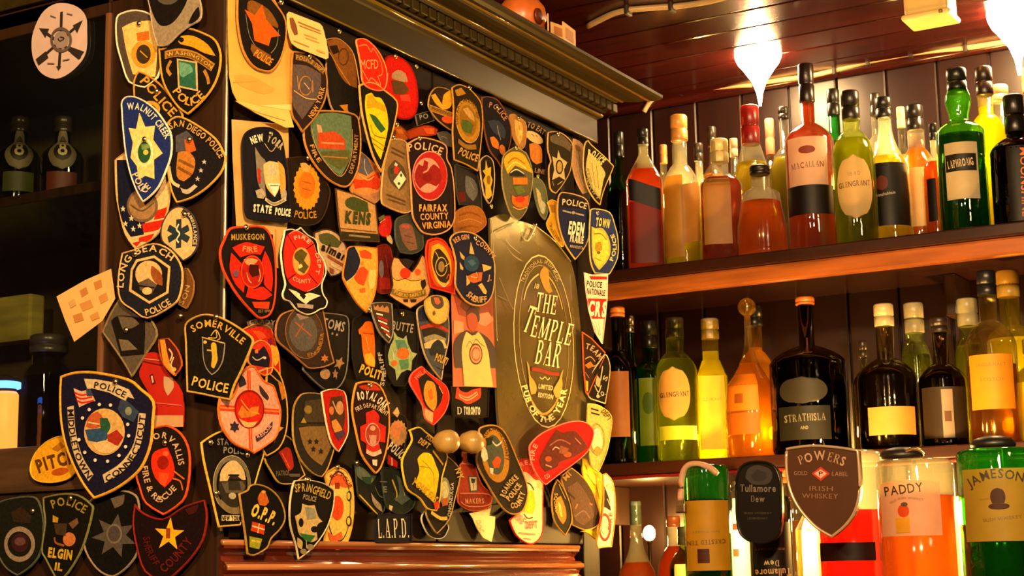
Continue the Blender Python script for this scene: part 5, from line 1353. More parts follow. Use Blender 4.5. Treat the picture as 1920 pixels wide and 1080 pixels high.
patch('D', PP, 'narrow black patch with a gold elongated star, left of the fan topped patch', 'patch', 14,
      "88,690 100,620 140,590 200,640 212,800 182,960 152,1002 112,920", '#18120c', '#c8a878', lay=4, bw=.0014, pins="157,1025",
      items=[('p', '#c8a030', "136,635 150,700 180,690 176,760 192,800 172,860 180,930 150,960 125,960 128,860 112,800 132,760 108,720 130,710"), ('e', '#7c5c1c', (155, 800, 16, 40))])
patch('D', PP, 'olive gold police patch with a round seal and green centre, under the cornice', 'patch', 13,
      "842,20 900,-10 980,20 1050,90 1090,160 1102,300 1090,460 1058,725 960,670 858,630 845,400 855,200", '#251b0a', '#b88434', lay=5, bw=.0018, pins="980,22",
      items=[('f', '#a8761c', "870,40 920,20 960,70 900,90 880,80"), ('e', '#a8781e', (975, 305, 100, 185, -8)), ('r', '#d0a058', (975, 305, 100, 185, -8), 6), ('e', '#8c6018', (975, 300, 70, 135, -8)), ('f', '#b89050', "930,200 970,185 1020,250 1030,310 980,270"), ('f', '#485c24', "920,290 980,300 1020,340 1000,410 940,390 920,340"), ('t', '#6c4c10', 'DEPARTMENT OF', 24, "890,330 895,210 940,140 1010,170 1050,290"), ('l', '#8c6424', 40, "890,470 960,520 1040,520"), ('t', '#b88c48', 'POLICE', 58, "882,575 960,615 1045,645", .04)])
patch('D', 'phoenix_patch', 'dark patch with a yellow winged bird over a banner and red foot', 'patch', 13,
      "638,160 655,80 700,22 760,15 840,60 862,200 862,340 825,382 720,300 652,210", '#2b1b12', '#a48040', lay=4, bw=.0014,
      items=[('f', '#d89a24', "665,85 700,70 740,130 762,165 775,80 830,40 840,150 812,195 760,200 700,150"), ('l', '#5c3c10', 7, "720,70 770,120"), ('l', '#9c6c24', 44, "650,190 740,222 852,262"), ('l', '#c89044', 5, "645,165 740,198 855,238"), ('l', '#c89044', 5, "650,215 740,246 855,286"), ('e', '#d84a1c', (800, 292, 50, 30, 12)), ('t', '#6c4414', 'PHOENIX', 26, "660,205 740,232 845,272")])
patch('D', PP, 'small black label patch with two grey letters, below the red helmet patch', 'patch', 13,
      "528,250 660,212 690,300 550,345", '#191513', '#6c6052', lay=2, smooth=False, bw=.0010, items=[('t', '#8c8478', 'PO', 42, "572,292 645,275")], pins="573,150")
patch('D', 'blurred_red_patch', 'orange-red patch peeping over the FAIRFAX patch', 'patch', 13,
      "440,400 520,360 640,335 720,372 705,420 640,430 560,430 480,460", '#b23c14', '#8c2c10', lay=1, bw=.0012, items=[('f', '#d85420', "600,360 690,362 690,410 630,410")])
patch('D', 'small_orange_patch', 'small rusty orange patch between the yellow green shield and the playing card patch', 'patch', 13,
      "345,350 400,340 460,390 480,440 440,470 370,450 335,400", '#b05418', '#8c3c14', lay=1, bw=.0012, items=[('f', '#d07028', "370,370 420,370 430,410 390,410")])
patch('D', 'small_grey_patch', 'dull grey patch above the right shoulder of the FAIRFAX patch', 'patch', 13,
      "720,400 790,390 835,430 830,520 790,510 740,460", '#544c44', '#685c50', lay=2, bw=.0012, items=[('l', '#847868', 8, "750,430 800,450")])
patch('D', 'dark_red_patch', 'dark patch with a faint red corner, right of the FAIRFAX patch', 'patch', 13,
      "865,660 960,690 1050,735 1085,900 1090,1060 1000,1020 900,1010 870,850", '#2c2826', '#4a443c', lay=2, bw=.0014, items=[('f', '#5c1a14', "890,900 950,900 960,980 900,985"), ('f', '#5c5c5c', "960,760 1030,800 1060,900 1020,980 960,900"), ('l', '#8c8c84', 6, "1000,820 1030,880")])
patch('D', 'knitted_patch', 'fuzzy rust brown round patch above the blue sheriff star patch', 'patch', 12,
      "1035,140 1070,70 1140,35 1230,28 1300,75 1335,180 1300,240 1230,285 1150,310 1040,280", '#965a22', '#a86a2c', lay=3, bw=.0016, items=[('l', '#7c4818', 14, "1080,120 1180,90 1280,130"), ('l', '#b07838', 10, "1070,180 1180,150 1290,190"), ('l', '#7c4818', 10, "1080,240 1180,215 1260,230")])
patch('D', PP, 'navy oval patch with a gold star reading BERGEN COUNTY SHERIFF', 'patch', 12,
      "1000,345 1030,290 1100,263 1200,275 1290,330 1370,430 1412,560 1412,700 1390,840 1330,930 1240,952 1140,912 1070,820 1043,740 1050,560 1025,430", '#1c1d36', '#c49450', bw=.0022, lay=5,
      items=[('p', '#d8a458', "1188,365 1220,475 1175,470"), ('p', '#d8a458', "1085,450 1130,500 1125,530 1100,510"), ('p', '#d8a458', "1292,565 1378,590 1372,610 1305,635"), ('p', '#d8a458', "1085,550 1115,600 1112,622 1090,610"), ('p', '#d8a458', "1145,670 1172,700 1175,740 1145,765"), ('p', '#d8a458', "1250,760 1285,740 1330,815 1325,842 1300,835"), ('e', '#24405c', (1190, 560, 70, 75)), ('f', '#b45c28', "1150,680 1210,650 1290,640 1280,720 1210,740 1170,720"), ('f', '#3c5c7c', "1150,540 1200,520 1230,560 1190,590"), ('l', '#d8a870', 9, "1180,680 1240,690 1230,640"), ('l', '#7c3c20', 9, "1250,650 1240,710"),
             ('t', '#b88450', 'BERGEN', 42, "1035,375 1090,345 1165,335", .04), ('t', '#c09058', 'COUNTY', 42, "1222,385 1300,420 1385,520", .03), ('t', '#b88c58', 'J.', 50, "1330,712 1370,718"), ('t', '#c09458', 'SHERIFF', 54, "1130,855 1210,915 1325,915", .03)], pins="1215,330")
patch('D', FP, 'glowing red and yellow patch with a dark cross badge, left of the sheriff star', 'patch', 12,
      "795,345 870,320 940,345 980,400 1030,480 1060,600 1050,740 1040,842 930,812 822,782 795,640 775,450", '#a21c11', '#d23c20', bw=.0018, lay=4,
      items=[('f', '#dc4414', "810,370 880,345 960,390 1020,500 1040,620 1010,760 930,780 850,740 800,560"), ('f', '#e89c28', "830,400 890,375 950,420 1000,520 1010,620 990,740 930,772 870,720 825,560"), ('f', '#2c2014', "858,440 900,425 950,480 990,560 998,680 960,740 900,720 850,620 835,540"), ('r', '#c8a45c', (915, 590, 55, 90), 10), ('e', '#8c7440', (915, 590, 28, 50)), ('l', '#e0b868', 8, "860,450 890,510"), ('l', '#e0b868', 8, "985,560 945,590"), ('l', '#e04c30', 9, "960,700 985,660 990,740"), ('l', '#ecd8b0', 8, "870,700 900,745 940,772 975,740")])
patch('D', PP, 'peach pointed patch with a crown and an olive PUBLIC SAFETY banner', 'patch', 12,
      "480,500 540,520 600,600 645,635 700,560 735,480 765,500 790,600 822,760 800,862 720,920 630,977 500,900 438,850 470,760 455,600", '#d8985c', '#3a2418', bw=.0012, lay=3,
      items=[('f', '#241a1c', "530,525 590,515 660,540 620,600 600,605 560,570"), ('e', '#d43014', (585, 650, 48, 50)), ('e', '#d4501c', (700, 640, 26, 30)), ('f', '#e4aa50', "466,690 510,720 580,700 640,722 700,700 735,712 735,800 620,815 490,790"), ('l', '#24180c', 6, "466,690 510,718 580,700 640,720 735,710"), ('f', '#1f1814', "725,720 765,705 775,760 745,800 725,760"), ('l', '#7c6424', 52, "460,815 540,845 640,855 770,822"), ('t', '#c8a040', 'PUBLIC SAFETY', 30, "475,832 540,860 640,870 762,838"), ('p', '#2c1c10', "562,890 607,890 602,917 568,915"), ('p', '#2c1c10', "625,890 682,890 678,915 632,918")])
patch('D', PP, 'dark grey round cornered patch with a faded pink panel', 'patch', 12,
      "498,170 560,120 650,105 740,200 750,330 742,425 650,475 540,462 495,340", '#35382f', '#484a3e', lay=4, bw=.0018, items=[('f', '#745040', "528,210 580,190 645,215 680,340 692,430 620,445 560,360"), ('l', '#a8483c', 26, "545,215 625,225"), ('l', '#5c3c2c', 10, "570,300 650,320"), ('l', '#5c3c2c', 10, "590,360 665,380")])
patch('D', 'red_figure_patch', 'small red and cream patch right of the tan mat with olive letters', 'patch', 12,
      "335,240 400,130 445,120 458,200 440,290 400,320 350,300", '#c42418', '#9c1c14', lay=2, bw=.0010, items=[('f', '#c8b080', "410,305 445,300 462,350 455,385 415,350"), ('l', '#e8a890', 8, "350,185 400,150"), ('f', '#5c5c30', "335,140 390,110 400,140 350,170")])
patch('D', 'maroon_patch', 'tall maroon patch behind the yellow pointed patch', 'patch', 12,
      "330,400 400,380 450,420 475,560 478,700 450,835 360,842 318,800 325,600", '#671813', '#7c2418', lay=1, bw=.0014, items=[('f', '#8c2018', "340,680 440,700 440,800 340,800"), ('e', '#6c5c68', (362, 610, 22, 80)), ('l', '#8c4440', 9, "400,480 420,600")])
patch('D', PP, 'black patch with an orange torch tower over yellow letters reading POLITI', 'patch', 11,
      "95,200 140,150 240,70 300,240 390,380 440,560 440,700 330,745 130,712 88,500", '#130e0c', '#241a12', lay=2, bw=.0012,
      items=[('f', '#dc6414', "145,260 175,230 200,195 240,195 262,225 276,400 270,578 230,572 190,540 170,400 165,310 150,300"), ('f', '#e8a428', "185,470 240,460 272,520 268,575 200,545"), ('l', '#a83c10', 9, "175,290 265,300"), ('l', '#f0a050', 8, "200,320 220,440"), ('t', '#d8a828', 'POLITI', 72, "132,620 220,655 325,690", .04)])
patch('D', PP, 'slim grey shield with red and white slanting stripes under a crown row', 'patch', 11,
      "243,42 300,30 380,30 425,42 432,180 428,305 392,378 330,310 295,245 258,130", '#3e3026', '#8c8474', lay=5, bw=.0014,
      items=[('p', '#a8764c', "270,50 285,75 305,50 320,78 345,55 360,82 385,60 400,90 400,120 275,95"), ('l', '#e4d4bc', 14, "290,125 345,140"), ('l', '#a82420', 20, "300,155 385,190"), ('l', '#e4d4bc', 14, "305,185 380,215"), ('l', '#a82420', 18, "315,210 395,250"), ('l', '#e4d4bc', 14, "325,240 395,280"), ('l', '#a82420', 16, "345,275 400,305"), ('l', '#e4d4bc', 12, "365,300 400,330")], pins="226,95")
patch('D', PP, 'black patch with a seven point teal star reading BUTTE', 'patch', 11,
      "425,95 500,88 560,100 625,155 645,450 590,640 530,740 440,740 380,620 370,400 400,200", '#110e0c', '#241c16', lay=3, bw=.0012, pins="500,130",
      items=[('t', '#988c78', 'BUTTE', 72, "420,258 500,272 598,288"), ('p', '#94a470', "440,275 470,320 520,340 545,310 558,380 590,450 635,465 592,520 585,610 550,600 500,625 460,690 450,600 400,560 390,480 410,400 440,340"), ('f', '#4c7c68', "450,350 530,350 560,420 520,440 470,430"), ('e', '#c06424', (515, 462, 52, 50)), ('e', '#c06424', (440, 545, 26, 26)), ('f', '#4c7c58', "480,520 560,510 560,590 500,600"), ('l', '#d8d0b8', 10, "432,455 436,515"), ('t', '#a89c88', 'SHERIFF', 34, "345,740 365,640 350,560 330,450")])
patch('D', PP, 'grey tan shield with a red band and a black boat on cream', 'patch', 11,
      "638,120 660,70 720,45 800,40 870,50 905,150 906,350 870,500 838,690 765,600 700,480 658,300", '#44464c', '#bc9c70', lay=3, bw=.0016,
      items=[('f', '#24283c', "650,110 700,70 760,170 700,190 655,190"), ('f', '#a83420', "660,235 780,205 900,260 900,285 780,240 672,262"), ('p', '#28221a', "680,260 780,240 880,290 880,330 780,310 690,320"), ('f', '#8c8064', "690,330 780,300 880,340 870,370 780,350 700,370"), ('f', '#c8ac74', "690,380 780,345 860,350 890,420 840,420 740,420 700,420"), ('f', '#26272c', "740,430 770,370 810,345 850,380 870,470 800,470 750,480"), ('t', '#c8962c', 'POLITI', 60, "775,520 820,535 872,560", .04), ('l', '#30343c', 12, "800,580 850,600")])
patch('D', 'horseshoe_patch', 'cream horseshoe shaped patch hanging over the grey boat shield', 'patch', 11,
      "700,40 720,0 780,-30 860,-20 900,20 903,100 880,180 820,216 760,200 715,130", '#d4aa54', '#b48c3c', lay=5, bw=.0012,
      items=[('f', '#4c443c', "755,-10 800,-25 850,-10 862,50 830,85 790,80 760,40"), ('f', '#b85c34', "780,-10 815,-10 835,30 815,50 790,40"), ('f', '#6c5020', "765,125 780,100 790,125 775,145")])
patch('D', FP, 'curved red and pink edged patch with a gold centre, above the left knob', 'patch', 11,
      "568,700 600,622 680,568 760,640 830,690 888,750 903,850 862,970 770,1072 702,1012 680,900 620,800", '#c4230f', '#dc6850', bw=.0016, lay=4,
      items=[('f', '#1c120e', "650,672 715,630 790,700 850,780 832,880 772,955 708,905 672,780"), ('f', '#c88828', "700,740 725,690 780,710 802,790 800,900 772,950 722,900 695,820"), ('f', '#d8601c', "725,780 760,760 775,840 745,860"), ('f', '#e49c6c', "700,925 770,965 760,1050 705,1005"), ('t', '#e8785c', 'PHILA', 40, "640,690 670,650 718,630"), ('l', '#e89c6c', 10, "820,740 850,800")])
patch('D', 'photo_print', 'photo print of a person in a cream T-shirt with a round red letter logo', 'photo', 0,
      "846,548 929,548 930,660 931,727 867,725 848,725", '#bb5c38', None, lay=3, mat=paper, smooth=False, thick=.0004,
      items=[('f', '#8c3420', "850,552 925,552 926,590 900,600 860,590"), ('f', '#5a2a1c', "868,560 892,566 900,582 876,586 862,574"), ('f', '#c88468', "890,590 915,585 925,600 910,612 895,606"), ('f', '#c88c64', "850,600 868,604 868,622 850,626"), ('f', '#302028', "851,640 862,626 874,619 880,630 872,660 868,690 852,690 849,660"), ('f', '#302028', "896,622 912,632 924,648 929,662 929,690 918,690 914,660 905,640"),
             ('f', '#3a1c14', "873,585 884,574 896,582 898,600 892,608 878,606"), ('f', '#a84020', "874,592 882,586 892,592 894,612 884,622 877,614"), ('f', '#e8b868', "873,622 884,630 896,623 906,638 914,662 917,690 922,726 868,724 866,690 864,660 867,638"), ('f', '#302028', "876,620 884,624 894,620 890,628 882,628"),
             ('e', '#4a2018', (890, 664, 12.5, 20)), ('e', '#d88c68', (890, 664, 10.5, 17)), ('r', '#a4281c', (890, 664, 8.5, 13), 2.6), ('p', '#d88c68', "892,660 900,658 900,670 893,668"), ('l', '#3c2c20', 1.2, "872,652 878,640 884,646 890,636 898,644 906,650"), ('l', '#c84c28', 2, "856,694 860,722")])
patch('D', FP, 'black patch with a red and cream scroll over a city name in white letters', 'patch', 11,
      "928,735 980,740 1100,742 1245,745 1240,900 1235,1000 1100,1010 930,1000 925,850", '#17110d', '#2a1e16', lay=2, bw=.0012, smooth=False,
      items=[('f', '#cc4428', "940,600 965,690 970,760 960,840 1010,860 1062,892 1120,870 1172,832 1175,750 1100,770 1060,790 1010,780 985,740 970,640"), ('f', '#e8a078', "990,800 1060,830 1140,780 1150,810 1070,862 1000,835"), ('l', '#a8301c', 8, "1000,820 1062,846 1140,800"), ('t', '#ecd6b4', 'TORONTO', 62, "1025,975 1165,978", .05), ('T', '#ecd6b4', 'D', 60, "968,975 1012,975")])
# the slate coloured pub sign in a clear plastic sleeve
sleeve = paint('#5a4d2c', .17, .28, 9, None, .35, 0, .8)
tb = patch('D', 'pub_sign', 'olive brown pub sign in a crinkled plastic sleeve, large cream letters in an oval', 'sign', 0,
      "918,409 945,401 972,413 1006,424 1028,440 1050,462 1068,487 1078,520 1084,570 1090,650 1097,752 1096,822 1062,852 1000,862 948,852 934,800 929,700 924,560 920,480", '#4a4028', None, lay=3, mat=lambda h: sleeve if h == '#4a4028' else paint(h, .45, .12, 60), curl=(.002, .002), thick=.004,
      items=[('r', '#d8c488', (1018.5, 640, 56, 163, -3), 2.6), ('r', '#a08a50', (1019, 638, 46, 142, -3), 1.4), ('l', '#c0943c', 5, "990,735 1000,760 1012,775 1026,774 1040,758 1050,735"), ('l', '#c8b47c', 3.4, "982,562 988,540 998,524 1010,514"), ('l', '#c0a050', 3.4, "1026,516 1038,532 1048,556 1054,580"),
             ('f', '#a8842c', "1012,514 1020,500 1028,506 1030,530 1036,546 1030,550 1020,540"), ('t', '#a89868', 'TRADITIONAL IRISH MUSIC', 6.5, "981,530 994,506 1012,493 1030,500 1044,528"), ('t', '#b8a870', '18', 9, "1001,540 1009,542"),
             ('T', '#ecdcb0', 'THE', 35, "1002,584 1040,590"), ('T', '#ecdcb0', 'T', 48, "976,620 990,625"), ('T', '#ecdcb0', 'EMPLE', 40, "992,630 1066,648"), ('T', '#ecdcb0', 'BAR', 44, "1000,681 1046,690"),
             ('l', '#8c2418', 7, "995,692 1010,694 1030,700 1047,702"), ('l', '#c8b888', 2.2, "1010,707 1015,711 1020,707 1025,712 1029,709"), ('t', '#c8b888', 'LIMITED', 8, "1007,728 1034,732", .05), ('t', '#c8b888', 'EDITION', 8, "1006,744 1034,749", .05),
             ('f', '#b8943c', "986,678 990,686 992,704 999,714 1004,726 1002,738 994,740 991,728 990,714 989,700"), ('f', '#b09040', "1054,693 1051,708 1052,722 1048,744 1040,746 1035,734 1040,722 1046,712 1050,700"),
             ('t', '#d8c890', 'PUB OF THE YEAR', 10.5, "975,724 986,760 1002,784 1019,792 1038,784 1052,760 1060,730", .04),
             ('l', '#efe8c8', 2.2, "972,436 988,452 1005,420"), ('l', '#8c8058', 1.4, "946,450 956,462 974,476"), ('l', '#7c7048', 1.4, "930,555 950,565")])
tb['label'] = 'olive brown pub sign in a crinkled plastic sleeve, large cream letters in an oval'
# folds of the sleeve stand up as thin clear ridges
for k, pts in enumerate(("921,412 925,470 928,540 932,640", "975,436 988,452 1004,421", "930,436 945,428 975,415", "950,462 962,478 980,490", "936,520 952,560 962,580", "1000,420 1040,452 1070,490")):
    W3 = [at_x(q.x, q.y, CAB_X + .0175) - tb.matrix_world.translation for q in smooth_open(PX(0, pts), 4)]
    inv = tb.matrix_world.to_3x3().inverted()
    new_obj('sleeve_fold', tube_mesh([inv @ p for p in W3], .0010, 6), paint('#8a7c50', .12, .1, 30, None, 0, 0, 1), tb)

# ================================================================== BOTTLES
AM, OG, YL, GN, DG = '#c8560c', '#e0780e', '#d8b414', '#3c8a28', '#14300f'
CL, GGL, GDK = '#d6d8c8', '#4f9a3c', '#1c4418'
TS, MS, LS = 'bottles on the top shelf', 'bottles on the middle shelf', 'bottles on the lowest shelf'
U = dict(zb=SH1, group=TS)
bottle('dark green bottle at the left end of the top shelf, half behind the patches', 1160, 252, 54, 3.08, gcol=GDK, lcol=DG, fill=.6, hb=.55, hs=.72, cap='#1a1614', caph=.16, **U)
bottle('square shouldered bottle with a slanting black label over red, top shelf left', 1205, 246, 68, 3.06, kind='cone', gcol=CL, lcol='#d4480a', fill=.72, neck=.27, hb=.64, hs=.83, cap='#1c1814', caph=.10, sq=.5,
       labels=[('#701208', 1172, 1238, 385, 500), ('#120f0e', 1172, 1238, 352, 392, '', (), -1.2)], **U)
bottle('small corked bottle in the back row, between the black label and tan label bottles', 1243, 276, 44, 3.20, gcol=CL, lcol=OG, cap='#b8743c', caph=.12, **U)
bottle('clear corked bottle with a plain tan label, second pair on the top shelf left', 1272, 221, 66, 3.10, gcol=CL, lcol='#c89030', fill=.55, neck=.42, hb=.56, hs=.70, cap='#c88a40', caph=.15, scat=.5,
       labels=[('#c08a34', 1240, 1275, 335, 488), ('#b88038', 1272, 1305, 350, 460, '', (), .6)], **U)
bottle('clear bottle with a black top, back row right of the corked clear bottle', 1309, 273, 50, 3.19, gcol=CL, lcol='#d8a840', fill=.5, cap='#3a342a', **U)
bottle('dark capped back row bottle, directly behind the cream capped whiskey', 1334, 242, 48, 3.24, gcol=CL, lcol=OG, cap='#241c16', **U)
bottle('stout whiskey bottle with a cream cap and a blank tan label', 1348, 266, 80, 3.08, gcol=CL, lcol='#c8460c', fill=.70, neck=.38, hb=.62, hs=.74, cap='#e0c48a', caph=.17, capw=1.1, sq=.4, labels=[('#b47c38', 1310, 1366, 342, 466)], **U)
bottle('clear back row bottle with a pale cap, left of the tall red capsule', 1375, 264, 44, 3.22, gcol=CL, lcol='#e0a030', cap='#b8a888', **U)
bottle('bottle with a tall dark red capsule and yellow liquor', 1405, 203, 74, 3.14, kind='cone', gcol=CL, lcol='#e0a214', fill=.66, neck=.42, hb=.55, hs=.78, cap='#7e1008', caph=.225, capw=1.08, **U)
bottle('squat flared decanter of orange spirit with a black stopper, top shelf front', 1424, 316, 96, 3.05, kind='flare', gcol=CL, lcol='#f06a12', fill=.62, neck=.34, hb=.72, hs=.80, cap='#141210', caph=.07, scat=.6, **U)
bottle('pink capped clear bottle in the back row beside the red capsule', 1442, 227, 50, 3.23, gcol=CL, lcol='#d89a60', cap='#d87a5c', caph=.22, labels=[('#e0c8a0', 1424, 1462, 345, 440)], **U)
bottle('back row bottle with a black top, tucked behind the tallest amber bottle', 1468, 205, 56, 3.22, gcol=CL, lcol='#d8a040', cap='#1c1614', caph=.06, **U)
bottle('tallest amber bottle with cream and black labels, centre of the top shelf', 1510, 125, 90, 3.07, gcol=CL, lcol='#b03a08', fill=.86, neck=.28, hb=.60, hs=.70, cap='#1c0e0c', caph=.19, capw=1.12,
       labels=[('#dcb8a0', 1471, 1541, 268, 358, '', (('MACALLAN', '#6a4436', ((1476, 327), (1534, 325)), 11, True),)), ('#1a100e', 1467, 1548, 358, 412), ('#8a3a2c', 1490, 1520, 285, 300, 'o')], **U)
bottle('green back row bottle right of the tallest amber bottle', 1561, 172, 66, 3.20, gcol='#2a9a34', lcol='#1c6a20', cap='#1a1812', caph=.14, **U)
bottle('yellow green whisky bottle with a tall oval cream label, top shelf', 1593, 176, 78, 3.07, gcol='#b8c860', lcol='#c0a01c', fill=.70, neck=.40, hb=.60, hs=.76, cap='#1e1812', caph=.17, capw=1.05,
       labels=[('#d8b478', 1562, 1624, 300, 420, 'o', (('GLENGRANT', '#5a3c20', ((1565, 361), (1621, 358)), 10, True), ('1840', '#a88450', ((1582, 340), (1604, 339)), 8)))], **U)
bottle('back row clear bottle behind the black label bottle', 1640, 180, 56, 3.21, gcol=CL, lcol='#d8cc60', fill=.55, cap='#2a2620', **U)
bottle('clear conical neck bottle with a large black label and small red crest', 1656, 188, 80, 3.07, kind='decanter', gcol=CL, lcol='#c88a1c', fill=.62, neck=.30, hb=.58, hs=.84, cap='#151312', caph=.12, capw=1.25,
       labels=[('#14110f', 1622, 1692, 314, 432, '', (('Bunnahabhain', '#c0a890', ((1630, 378), (1668, 374)), 6),)), ('#7a3422', 1634, 1656, 338, 366, 'o')], **U)
bottle('pale back row bottle with a thin cap, right of the conical neck bottle', 1688, 205, 44, 3.22, gcol=CL, lcol='#d8c850', cap='#c8b888', **U)
bottle('amber bottle with a bright cream side label and a ringed black cap', 1714, 202, 64, 3.13, gcol=CL, lcol='#d0600e', fill=.72, neck=.48, hb=.58, hs=.72, cap='#181412', caph=.16, capw=1.02, labels=[('#e8d08c', 1688, 1732, 322, 432)], **U)
bottle('small amber bottle with a dark cap, in the gap left of the green bottle', 1749, 236, 46, 3.16, gcol=CL, lcol='#b8480c', cap='#1e1a16', labels=[('#181210', 1732, 1748, 340, 420)], **U)
bottle('tall green bottle with a bulging neck and cream label with a black band', 1792, 134, 86, 3.06, kind='bulb', gcol='#5cae2c', lcol='#1c5c14', fill=.60, neck=.40, hb=.62, hs=.70, cap='#151511', caph=.13, capw=1.05,
       labels=[('#cdb894', 1763, 1820, 278, 384), ('#201c18', 1764, 1817, 300, 332, '', (('LAPHROAIG', '#cdb894', ((1768, 326), (1812, 322)), 14, True),))], **U)
bottle('bright yellow lit bottle right behind the tall green bottle', 1843, 131, 68, 3.16, gcol='#e8dc90', lcol='#e8c41c', fill=.78, neck=.40, hb=.62, hs=.74, cap='#2a1610', caph=.15, scat=.6, **U)
bottle('clear bottle with a cream cap beside the black bottle, top shelf right', 1873, 165, 62, 3.20, gcol=CL, lcol='#e8d880', fill=.6, neck=.44, cap='#d8b878', caph=.09, **U)
bottle('opaque black bottle with orange lettering at the right end of the top shelf', 1899, 184, 94, 3.06, gcol='#241a12', lcol='#140c08', fill=.7, neck=.36, hb=.58, hs=.70, cap='#151110', caph=.27, capw=1.06, dens=.6,
       labels=[('#15100d', 1880, 1925, 285, 425, '', (('MOONSHINE', '#c86424', ((1905, 290), (1903, 340), (1901, 418)), 13),))], **U)
bottle('clear capped bottle cut by the right edge of the photo, top shelf back', 1925, 133, 60, 3.22, gcol=CL, lcol='#d8a030', cap='#b07a40', **U)

U = dict(zb=SH2, group=MS)
bottle('dark green bottle with an orange cork and plain brown label, middle shelf left end', 1157, 580, 66, 3.07, gcol=GDK, lcol='#10300e', neck=.36, hb=.60, hs=.74, cap='#b8662a', caph=.05, capw=1.2, labels=[('#8c5424', 1128, 1175, 700, 822)], **U)
bottle('green bottle with a shiny metal pourer, second on the middle shelf', 1181, 596, 50, 3.15, kind='decanter', gcol='#2c7a28', lcol='#124a14', neck=.26, hb=.55, hs=.88, cap=STEEL, caph=.10, capw=1.3, **U)
bottle('green bottle with a lime green label, left of the oval label whisky', 1216, 606, 60, 3.10, gcol='#3a8a22', lcol='#2a7a18', neck=.44, hb=.62, hs=.74, cap='#14120f', caph=.18, scat=.6, labels=[('#a8b82c', 1194, 1232, 712, 838), ('#6c8c24', 1200, 1222, 738, 780, 'o')], **U)
bottle('whisky bottle with an oval tan label on the middle shelf, yellow green liquor', 1264, 600, 78, 3.05, gcol='#b8c83c', lcol='#a8b018', fill=.72, neck=.44, hb=.64, hs=.77, cap='#201a14', caph=.13, capw=1.0, scat=.55,
       labels=[('#cc9a4c', 1230, 1289, 692, 792, 'o', (('GLENGRANT', '#402810', ((1233, 749), (1287, 747)), 9, True),)), ('#c8cc30', 1230, 1299, 802, 828)], **U)
bottle('square bottle with a glowing yellow label and grey cap, middle shelf', 1330, 602, 60, 3.08, kind='cone', gcol='#e8dc60', lcol='#f0cc10', fill=.78, neck=.52, hb=.60, hs=.72, cap='#7a6a58', caph=.13, capw=1.08, sq=.7, scat=.7, labels=[('#ecd020', 1304, 1354, 708, 846, '', (('GLEN MORAY', '#b89c18', ((1312, 755), (1346, 755)), 6),))], **U)
bottle('round shouldered decanter with a glass ball stopper and an orange label', 1401, 592, 96, 3.05, kind='decanter', gcol='#e0c890', lcol='#c8700c', fill=.66, neck=.13, hb=.50, hs=.86, ball=34, scat=.5,
       labels=[('#c87818', 1356, 1416, 705, 774), ('#8c4a10', 1370, 1386, 742, 760), ('#a85c14', 1358, 1416, 778, 818)], **U)
bottle('black capped bottle of orange spirit behind the ball stopper decanter', 1413, 578, 62, 3.18, gcol='#e0c890', lcol='#e08a10', fill=.74, neck=.44, hb=.62, hs=.72, cap='#16130f', caph=.12, **U)
bottle('big black glass bottle with an orange cork and a grey oval label', 1509, 562, 142, 3.04, kind='round', gcol='#15170f', lcol='#0a0a08', fill=.5, neck=.20, hb=.58, hs=.70, cap='#b05c24', caph=.035, capw=1.25, dens=.4,
       labels=[('#2c2820', 1455, 1542, 714, 764, 'o'), ('#191710', 1452, 1545, 768, 830, '', (('STRATHISLA', '#5c5848', ((1462, 797), (1536, 795)), 13, True), ('AND', '#6c6858', ((1490, 811), (1504, 811)), 6)))], **U)
bottle('slim back row bottle in the dark gap right of the big black bottle', 1617, 644, 46, 3.20, gcol='#8c8c70', lcol='#5c2c10', cap='#2c2014', **U)
bottle('wide dark brown bottle with an orange cork and a blank tan label', 1656, 575, 108, 3.06, gcol='#8c7c5c', lcol='#3a1408', fill=.62, neck=.30, hb=.50, hs=.64, cap='#a89878', caph=.14, capw=1.1, scat=.25, labels=[('#c88c44', 1618, 1702, 768, 820)], **U)
bottle('pale capped green tinted bottle between the wide brown and the embossed bottle', 1712, 573, 54, 3.15, gcol='#a8b878', lcol='#88780c', fill=.66, neck=.62, hb=.60, hs=.76, cap='#8c8468', caph=.19, capw=1.05, **U)
bottle('dark embossed bottle with a patchy silver stripe, middle shelf right', 1760, 600, 86, 3.07, kind='round', gcol='#6c6440', lcol='#2c1a0a', fill=.6, neck=.34, hb=.52, hs=.66, cap='#241a18', caph=.10, capw=1.1,
       labels=[('#2c2014', 1722, 1800, 730, 825), ('#8c7c70', 1756, 1776, 735, 825), ('#5c3c28', 1760, 1772, 775, 795)], **U)
bottle('pale capped back row bottle left of the gold label bottle', 1812, 565, 54, 3.17, gcol='#a8b068', lcol='#8c7c14', neck=.60, cap='#a8a07c', caph=.17, **U)
bottle('large bottle with a black cap and a wide gold label, middle shelf right', 1848, 513, 90, 3.06, gcol='#d8cc90', lcol='#dc760e', fill=.46, neck=.34, hb=.58, hs=.72, cap='#12131a', caph=.13, capw=1.12, scat=.6,
       labels=[('#c8841c', 1809, 1884, 670, 772, '', (('SINGLE MALT', '#8c5c14', ((1820, 692), (1872, 692)), 6), ('SCOTCH', '#8c5c14', ((1826, 720), (1866, 720)), 6)))], **U)
bottle('bottle with a ribbed gold capsule and orange top, behind the gold label bottle', 1888, 512, 92, 3.15, gcol='#d8d080', lcol='#ecc81c', fill=.62, neck=.40, hb=.60, hs=.70, cap='#c8a044', caph=.14, capw=1.08, scat=.65, **U)
bottle('glowing yellow bottle cut by the right edge, middle shelf', 1935, 640, 84, 3.08, gcol='#e8dc60', lcol='#f0cc10', fill=.80, neck=.36, hb=.60, hs=.76, cap='#8c7430', scat=.7, labels=[('#e8c418', 1898, 1960, 720, 840)], **U)

